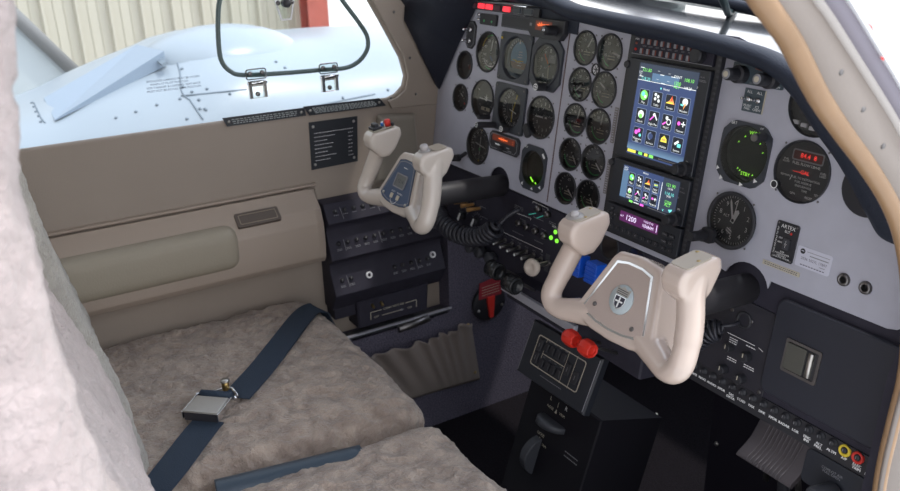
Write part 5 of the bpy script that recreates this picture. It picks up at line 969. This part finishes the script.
# map pocket
t = thing('map_pocket', 'gathered taupe fabric map pocket on the footwell side', 'pocket')
c4 = [at(px, py, 'x', -.50) for px, py in ((352, 358), (471, 321), (480, 379), (400, 402))]
TL, TR, BR, BL = c4; V = []; Fs = []; nu, nv = 70, 20
for j in range(nv + 1):
    for i in range(nu + 1):
        u, v = i / nu, j / nv; p = TL.lerp(TR, u).lerp(BL.lerp(BR, u), v)
        f = sin(u * 52 + 2.4 * sin(u * 9)) * (1 - v) ** 1.2 * .0085 * (1 if u < .93 else (1 - u) / .07); bul = .022 * sin(pi * u) * sin(pi * min(1, v * .6 + .4)) ; edge = .004 * (1 if v < .08 else 0)
        V.append((-.503 + .004 + bul + f + edge, p.y, p.z + .004 * sin(u * 30) * (1 - v)))
for j in range(nv):
    for i in range(nu): a_ = j * (nu + 1) + i; Fs.append((a_, a_ + nu + 1, a_ + nu + 2, a_ + 1))
mb = MB(); mb.add(V, Fs, 'pocket', True); o = mb.build('pouch', t); s_ = o.modifiers.new('s', 'SOLIDIFY'); s_.thickness = .002
for px, py in ((468, 325), (475, 372)): mb = MB(); mb.lathe([(.005, 0), (.004, .002)], 'brass', 12, M=frame(at(px, py, 'x', -.499), (1, 0, 0))); mb.build('snap', t)
# fuel valve
vp = at(490, 303, 'x', -.50)
t = thing('fuel_selector', 'round black selector with red handle and red placard on the footwell carpet', 'valve', wallf(vp.y, vp.z, -.509))
mb = MB(); mb.lathe([(.047, 0), (.047, .006), (.042, .010)], 'blk', 40); mb.build('plate', t); mb = MB(); mb.prism([(-.004, -.036), (.006, -.036), (.010, .02), (-.012, .02)], .010, .016, 'redm'); mb.build('handle', t)
mb = MB(); mb.prism([(-.034, .018), (.03, .018), (.036, .05), (.014, .066), (-.032, .06)], .011, .013, 'redplac'); [rowbars(mb, 0, .05 - .007 * k, .045, 'cream', 1, h=.0012, z=.0135) for k in range(0)]
for k in range(4): mb.line(-.026, .048 - .007 * k, .024, .05 - .007 * k, .0013, .0134, 'cream')
mb.build('placard', t)
for a_ in (200, 340): mb = MB(); mb.lathe([(.004, 0), (.003, .003)], 'metal', 10, (.036 * cos(radians(a_)), .036 * sin(radians(a_)), .010)); mb.build('screw', t)
defm(inkd=mat('dark_window_ink', (.10, .11, .13), .7), jambl=mat('white_jamb_bead', (.42, .385, .365), .4), jambg=mat('grey_lilac_gasket', (.22, .20, .24), .5), nac2=mat('blue_grey_scoop_paint', (.27, .34, .43), .35), skinb=mat('white_wing_paint', (.46, .50, .52), .5, var=.03, vscale=2), greyedge=mat('grey_rubber_edge', (.16, .16, .16), .6), siding=mat('cream_siding_paint', (.42, .395, .33), .6))
# ================================================================== windows
mb = MB(); Pw = [(-1.9, .80)] + [(-.06, .80), (-.02, .9), (-.2, 1.3), (-1.9, 1.3)]; mb.flat(Pw, 0, 'window', M=wallf(0, 0, XW - .018)); struct(mb.build('window_1'))
# storm window
XS = XW - .012
sp = [at(px, py, 'x', XS) for px, py in ((236, -30), (221, -4), (218, 20), (219, 48), (222, 62), (230, 71), (243, 75), (285, 73), (320, 70), (345, 68), (358, 62), (366, 52), (368, 42), (364, 30), (345, 4), (325, -22), (300, -36), (262, -38))]
t = thing('storm_window', 'small hinged clear vent window with dark grey seal set in the left side window', 'window')
Q = smooth_path([(p.x, p.y, p.z) for p in sp] + [tuple(sp[0])], 5)
mb = MB(); mb.tube(Q, .0046, 'seal', 10, cap=False); mb.build('seal', t)
mb = MB(); mb.flat([(q.y, q.z) for q in Q[:-1]], 0, 'window', M=wallf(0, 0, XS + .002)); mb.build('pane', t)
for nm, (px, py), lab in (('hinge', (256, 82), 'clear plastic hinge under the vent window, the rearward one'), ('hinge', (328, 76), 'clear plastic hinge under the vent window, the forward one')):
    p = at(px, py, 'x', XS + .006); t = thing('window_hinge', lab, 'hinge', wallf(p.y, p.z, XS + .006), 'vent window hinges')
    mb = MB(); mb.prism(rrect(40, 20, 5, cx=0, cy=16), 0, 5, 'clear'); mb.ringp(rrect(41, 21, 5, cx=0, cy=16), rrect(37, 17, 4, cx=0, cy=16), 4, 6, 'chrome'); mb.build('upper_leaf', t, None, .001)  # chrome rim added in place of bright light along the clear leaf's edges
    mb = MB(); mb.prism([(-17, -30), (15, -30), (18, 0), (-16, 2)], 0, 6, 'clear'); mb.box((-15, -13, 7), (6, 32, 8), 'chrome'); mb.box((14, -13, 7), (6, 32, 8), 'chrome'); mb.box((0, -4, 6), (26, 6, 6), 'metal'); mb.build('lower_leaf', t, None, .001)
    mb = MB(); mb.cyl((-19, 0, 7), (19, 0, 7), 4, 'chrome'); mb.build('pin', t, None, .001)
    for x, y in ((-12, 18), (12, 18), (-1, -22)): mb = MB(); mb.lathe([(4.5, 0), (4.5, 3), (3, 4)], 'steel', 12, (x, y, 5)); mb.build('screw', t, None, .001)
p = at(284, 6, 'x', XS + .006); t = thing('window_latch', 'clear plastic latch with black knob at the vent window top', 'latch', wallf(p.y, p.z, XS + .006))
mb = MB(); mb.prism([(-20, 12), (20, 12), (10, -26), (-10, -26)][::-1], 0, 6, 'clear'); mb.ringp([(-20, 12), (20, 12), (10, -26), (-10, -26)], [(-17, 10), (17, 10), (8, -23), (-8, -23)], 5, 7, 'wht'); mb.build('body', t, None, .001)  # white rim stands in for light caught on the clear body's edges
mb = MB(); mb.lathe([(8, 0), (8, 12), (6, 14)], 'blk', 18, (0, 6, 6)); mb.build('knob', t, None, .001)
for x in (-14, 13): mb = MB(); mb.lathe([(4.5, 0), (4, 4)], 'steel', 12, (x, 7, 6)); mb.build('screw', t, None, .001)
# harness text printed on the pane
mb = MB(); TP = at(170, 82, 'x', XW - .016); B = at(195, 78, 'x', XW - .016); 
for k, s_ in enumerate(('SHOULDER HARNESS MUST BE WORN', 'WHEN AT PILOT POSITION', 'FOR TAKEOFF & LANDING. SEAT BACK', 'MUST NOT BE IN FULL REAR POSITION.')):
    mb.text(s_, 0 if k != 1 else -8, 9 - 6 * k, 0, 5.6, 'inkd')
TP = at(174, 84, 'x', XW - .016)
tag(mb.build('window_lettering', None, wallf(TP.y, TP.z, XW - .016), .001), 'four lines of small dark lettering on the side window pane', 'lettering')
# ================================================================== roof, door side
mb = MB(); mb.box((0, -1.02, 1.375), (1.16, 2.1, .03), 'jamb'); struct(mb.build('ceiling'))
mb = MB(); mb.box((0, -2.02, .68), (1.16, .03, 1.36), 'jamb'); struct(mb.build('wall_back'))
XD = .585
tp = [(752, -20), (762, 0), (790, 40), (818, 95), (842, 131), (867, 165), (890, 203), (903, 240), (909, 285), (909, 335), (904, 380), (894, 420), (884, 462), (879, 491), (874, 530)]
tub = smooth_path([at(x, y, 'x', XD) for x, y in tp], 5)
t0 = MB(); PT = [Vector((XD, -.62, 1.30)), Vector((XD, -.50, 1.22))] + tub; t0.tube(PT, [.0098 - .003 * k / len(PT) for k in range(len(PT))], 'tan', 16); tag(t0.build('door_seal'), 'tan rounded door seal curving down the right side opening', 'door seal')
C1 = [at(x, y, 'x', XD + .012) for x, y in ((800, -28), (817, 0), (826, 12), (858, 62), (893, 118), (915, 160), (950, 210), (970, 260), (975, 340), (975, 400), (970, 470), (965, 540))]
C1 = smooth_path(C1, 4); C0 = smooth_path([at(x, y, 'x', XD + .004) for x, y in tp], 5)
def strip_between(Ca, Cb, m, name, off=(0, 0, 0), n=50):
    def rs(C):
        L = [0]; 
        for i in range(1, len(C)): L.append(L[-1] + (C[i] - C[i - 1]).length)
        out = []
        for k in range(n + 1):
            s = L[-1] * k / n; i = max(j for j in range(len(L)) if L[j] <= s + 1e-9); i = min(i, len(C) - 2); out.append(C[i].lerp(C[i + 1], (s - L[i]) / max(1e-9, L[i + 1] - L[i])))
        return out
    A_, B_ = rs(Ca), rs(Cb); mb = MB(); mb.add(A_ + B_, [(k, k + 1, n + 2 + k, n + 1 + k) for k in range(n)], m, True); o = mb.build(name); s_ = o.modifiers.new('s', 'SOLIDIFY'); s_.thickness = .004; s_.offset = 0; return o
o = strip_between(C0, C1, 'jamb', 'trim_5'); struct(o)
mb = MB(); mb.tube(C1, .0045, 'jambl', 10); struct(mb.build('trim_6'))
C2 = [p + Vector((.010, .012, .004)) for p in C1]; C3 = [p + Vector((.014, .034, .010)) for p in C1]
o = strip_between(C1, C2, 'jambg', 'trim_7'); struct(o)
yz = [(p.y, p.z) for p in C2]; skin = yz + [(yz[-1][0], .1), (1.2, .1), (1.2, .95), (.25, 1.02), (.0, 1.2), (-.1, 1.33), (yz[0][0], yz[0][1])]
mb = MB(); mb.prism(skin, 0, .004, 'skin', M=wallf(0, 0, XD + .022)); 
mk = [at(x, y, 'x', XD + .027) for x, y in ((866, 20), (876, 35), (872, 26))]
mb.add([tuple(q) for q in mk], [(0, 1, 2)], 'redm'); mk = [at(x, y, 'x', XD + .027) for x, y in ((881, 56), (884, 58), (884, 61), (881, 59))]; mb.add([tuple(q) for q in mk], [(0, 1, 2, 3)], 'redm')
o = mb.build('wall_right_exterior'); struct(o); o.name = 'trim_8'
for px, py in ((841, 72), (863, 109), (883, 146)):
    p = at(px, py, 'x', XD + .010); mb = MB(); mb.lathe([(.0030, 0), (.002, .0012)], 'steel', 10, M=frame(p, (1, -.1, 0))); tag(mb.build('jamb_screw'), 'small screw in the cream door frame, ' + {72: 'uppermost', 109: 'middle', 146: 'lowest'}[py] + ' of three', 'screw', 'door frame screws')
# right inner side under the panel end
mb = MB(); mb.prism([(.77, .02), (.77, .90), (-.0, .86), (-.06, .70), (-.07, .50), (-.1, .30), (-.1, .02)], 0, .012, 'blk2', M=wallf(0, 0, .553)); struct(mb.build('trim_9'))
# ================================================================== outside
XN = -2.2; XC = -2.25
prof = [(22, 150), (22, 106), (46, 97), (79, 80), (110, 66), (138, 55), (153, 49), (164, 43), (197, 34), (230, 33), (300, 34), (345, 30.5), (400, 28), (440, 26)]
zt = sorted([(at(x, y, 'x', XN).y, at(x, y, 'x', XN).z) for x, y in prof[1:]])
zt = [(-2.2, zt[0][1] - .42), (-1.2, zt[0][1] - .14)] + zt + [(2.6, zt[-1][1] - .05)]
def ztop(y):
    for a, b in zip(zt, zt[1:]):
        if a[0] <= y <= b[0]: return a[1] + (b[1] - a[1]) * (y - a[0]) / (b[0] - a[0])
    return zt[-1][1]
V = []; Fs = []; ny, nc = 90, 26
for j in range(ny + 1):
    y = -2.2 + 4.8 * j / ny; zz_ = ztop(y)
    for i in range(nc + 1): a_ = pi * i / nc; q = .62; e = .62; cx, sy = cos(a_), sin(a_); V.append((XC + .62 * math.copysign(abs(cx) ** .7, cx), y, zz_ - .55 + .55 * abs(sy) ** .62))
for j in range(ny): Fs += [(j * (nc + 1) + i, j * (nc + 1) + i + 1, (j + 1) * (nc + 1) + i + 1, (j + 1) * (nc + 1) + i) for i in range(nc)]
t = thing('engine_nacelle', 'pale blue-white riveted engine nacelle outside the left window', 'aircraft nacelle')
mb = MB(); mb.add(V, Fs, 'nac', True); nb = mb.build('cowling', t)
bpy.context.view_layer.update(); nt = bvh([nb])
def onn(x, y, off=.004):
    h = hitb(nt, x, y); 
    return None if h is None else h[0] + (CAM - h[0]).normalized() * off
rv = [(32, 103), (34, 107), (36, 112), (39, 116), (41, 122), (116, 118), (136, 112), (157, 105), (180, 99), (187, 119), (171, 50), (163, 44), (178, 57), (204, 38), (213, 46), (196, 32), (182, 69), (183, 87), (192, 92), (207, 89), (199, 100), (206, 110), (200, 109), (230, 94), (276, 62), (285, 68), (205, 109), (343, 98), (388, 90)]
me = None
for x, y in rv:
    h = hitb(nt, x, y)
    if not h: continue
    mb = MB(); mb.lathe([(.0055, 0), (.004, .003)], 'nacl', 8); o = mb.build('rivet', t, frame(h[0] + h[1] * .001 * (1 if h[1].dot(CAM - h[0]) > 0 else -1), h[1] if h[1].dot(CAM - h[0]) > 0 else -h[1]))
for L_ in ([(157, 45), (172, 56), (177, 62), (180, 72), (181, 90), (184, 96)], [(177, 62), (200, 55), (219, 50)], [(184, 96), (190, 100), (198, 112), (204, 121)], [(34, 103), (41, 118), (46, 124)], [(181, 96), (260, 88)] , [(196, 31), (218, 43)], [(284, 112), (325, 104), (385, 92)]):
    pts = []
    for a_, b_ in zip(L_, L_[1:]):
        for k in range(6): q = onn(a_[0] + (b_[0] - a_[0]) * k / 6, a_[1] + (b_[1] - a_[1]) * k / 6, .001); pts += [q] if q else []
    if len(pts) > 2: mb = MB(); mb.tube(pts, .0028, 'nacl', 6); mb.build('panel_seam', t)
# louvre scoop
def np_(x, y, o_): return onn(x, y, o_) or at(x, y, 'x', XN)
b_ = [np_(55, 121, .01), np_(44, 99, .01), np_(138, 53, .02), np_(166, 66, .01)]
tp_ = [b_[0] + Vector((0, 0, .004)), b_[1] + Vector((0, 0, .004)), at(137, 50.5, 'x', XN + .02), at(163, 64, 'x', (b_[3].x))]
tp_[3] = b_[3] + Vector((0, 0, .05)); tp_[2] = b_[2] + Vector((0, 0, .03))
mb = MB(); mb.add([tuple(v) for v in b_ + tp_], [(0, 1, 5, 4), (4, 5, 6, 7), (0, 4, 7, 3), (1, 2, 6, 5)], 'nac2'); mb.add([tuple(v) for v in (b_[2], b_[3], tp_[3], tp_[2])], [(0, 1, 2, 3)], 'nacl'); mb.build('cooling_scoop', t)
mb = MB(); mb.add([tuple(np_(x, y, .075)) for x, y in ((143, 52), (151, 49.5), (168, 64), (163, 67))], [(0, 1, 2, 3)], 'nacl'); s_ = mb.build('scoop_opening', t); q_ = s_.modifiers.new('s', 'SOLIDIFY'); q_.thickness = .01
# blister in front of the scoop
bc = at(222, 62, 'x', -2.1); bz = at(222, 24, 'x', -2.1).z - bc.z
V = []; Fs = []
for i in range(17):
    th = pi * i / 16
    for j in range(33): ph = 2 * pi * j / 32; V.append((bc.x + .24 * sin(th) * cos(ph), bc.y + .31 * cos(th) * -1, bc.z + bz * sin(th) * sin(ph)))
for i in range(16): Fs += [(i * 33 + j, i * 33 + j + 1, (i + 1) * 33 + j + 1, (i + 1) * 33 + j) for j in range(32)]
mb = MB(); mb.add(V, Fs, 'nac', True); mb.build('nacelle_blister', t)
# white wing panel of a second aircraft
W = [at(x, y, 'x', -3.6) for x, y in ((-30, -30), (12, 12), (80, 76), (60, 150), (-30, 160))]
t = thing('parked_aircraft_wing', 'white triangular wing surface with dark grey edge, behind the nacelle at left', 'aircraft wing')
mb = MB(); mb.prism([(p.y, p.z) for p in W][::-1], -.06, 0, 'skinb', M=wallf(0, 0, -3.6)); mb.build('wing_skin', t); mb = MB(); mb.tube([(-3.62, -1.4, .2), (-3.62, -1.4, -1.15)], .05, 'greyedge', 10); mb.build('support_leg', t)
mb = MB(); a_ = at(-30, -27, 'x', -3.58); b_ = at(80, 77, 'x', -3.58); mb.tube([a_, b_], .035, 'greyedge', 10); mb.build('edge_strip', t)
# corrugated building
XB = -11; y0 = -12; y1 = at(302, 10, 'x', XB).y; pitch = at(112, 20, 'x', XB).y - at(79, 20, 'x', XB).y
V = []; yb = y0; ref = at(79, 20, 'x', XB).y; yy = []
k0 = int((y0 - ref) / pitch)
k = k0
while ref + k * pitch < y1:
    c = ref + k * pitch
    for d, x in ((-.12, 0), (-.06, .09), (.01, .09), (.04, 0), (.30, 0), (.315, .012), (.33, 0), (.60, 0), (.615, .012), (.63, 0)): yy.append((c + d * pitch, x * 1.0))
    k += 1
yy = [q for q in yy if q[0] < y1]
V = [(XB + x, y, z) for z in (-1.3, 5.0) for y, x in yy]; n = len(yy)
mb = MB(); mb.add(V, [(i, i + 1, n + i + 1, n + i) for i in range(n - 1)], 'siding'); tag(mb.build('corrugated_building_wall'), 'cream corrugated metal building wall with vertical ribs across the apron', 'building')
mb = MB(); ya = at(300, 10, 'x', XB + .2).y; yb = at(320, 10, 'x', XB + .2).y; w_ = yb - ya
mb.box((XB + .2, ya + w_ / 2, 2), (.02, w_, 6.6), 'redpaint'); mb.box((XB + .35, ya + w_ * .45, 2), (.3, .025, 6.6), 'redpaint'); mb.box((XB + .5, ya + w_ / 2, 2), (.02, w_, 6.6), 'redpaint'); tag(mb.build('red_steel_column'), 'rust-red steel column at the end of the corrugated wall', 'column')
mb = MB(); mb.add([(-80, -60, -1.15), (60, -60, -1.15), (60, 80, -1.15), (-80, 80, -1.15)], [(0, 1, 2, 3)], 'concrete'); g = mb.build('ground'); struct(g)
mb = MB(); mb.add([(-60, 16, -1.14), (40, 16, -1.14), (40, 70, -1.14), (-60, 70, -1.14)], [(0, 1, 2, 3)], 'grass'); g = mb.build('grass_field'); tag(g, kind='stuff', label='dry grass field beyond the pale apron', cat='grass')
# ================================================================== light
w = bpy.data.worlds.new('sky'); SC.world = w; w.use_nodes = True; N = w.node_tree.nodes; L = w.node_tree.links; bg = N['Background']
tc = N.new('ShaderNodeTexCoord'); sx = N.new('ShaderNodeSeparateXYZ'); L.new(tc.outputs['Generated'], sx.inputs[0])
r = N.new('ShaderNodeValToRGB'); r.color_ramp.elements[0].position = 0; r.color_ramp.elements[0].color = (1, .975, .95, 1); r.color_ramp.elements[1].position = .7; r.color_ramp.elements[1].color = (.78, .86, 1, 1)
L.new(sx.outputs[2], r.inputs[0]); L.new(r.outputs[0], bg.inputs[0])
dt = N.new('ShaderNodeVectorMath'); dt.operation = 'DOT_PRODUCT'; dt.inputs[1].default_value = (.35, .85, .4); L.new(tc.outputs['Generated'], dt.inputs[0])
mr = N.new('ShaderNodeMapRange'); mr.inputs[1].default_value = 0; mr.inputs[2].default_value = 1; mr.inputs[3].default_value = 1.2; mr.inputs[4].default_value = 2.9; L.new(dt.outputs['Value'], mr.inputs[0]); L.new(mr.outputs[0], bg.inputs[1])
sd = bpy.data.lights.new('sun', 'SUN'); sd.energy = 1.6; sd.angle = radians(2); sd.color = (1, .96, .9)
so = bpy.data.objects.new('sun', sd); COL.objects.link(so)
el, az = radians(66), radians(38)   # toward the front right
dv = Vector((cos(el) * sin(az), cos(el) * cos(az), sin(el))); so.rotation_euler = dv.to_track_quat('Z', 'Y').to_euler()
SC.view_settings.view_transform = 'Standard'; SC.view_settings.look = 'None'; SC.view_settings.gamma = 1; SC.view_settings.use_curve_mapping = False
SC.view_settings.exposure = .30
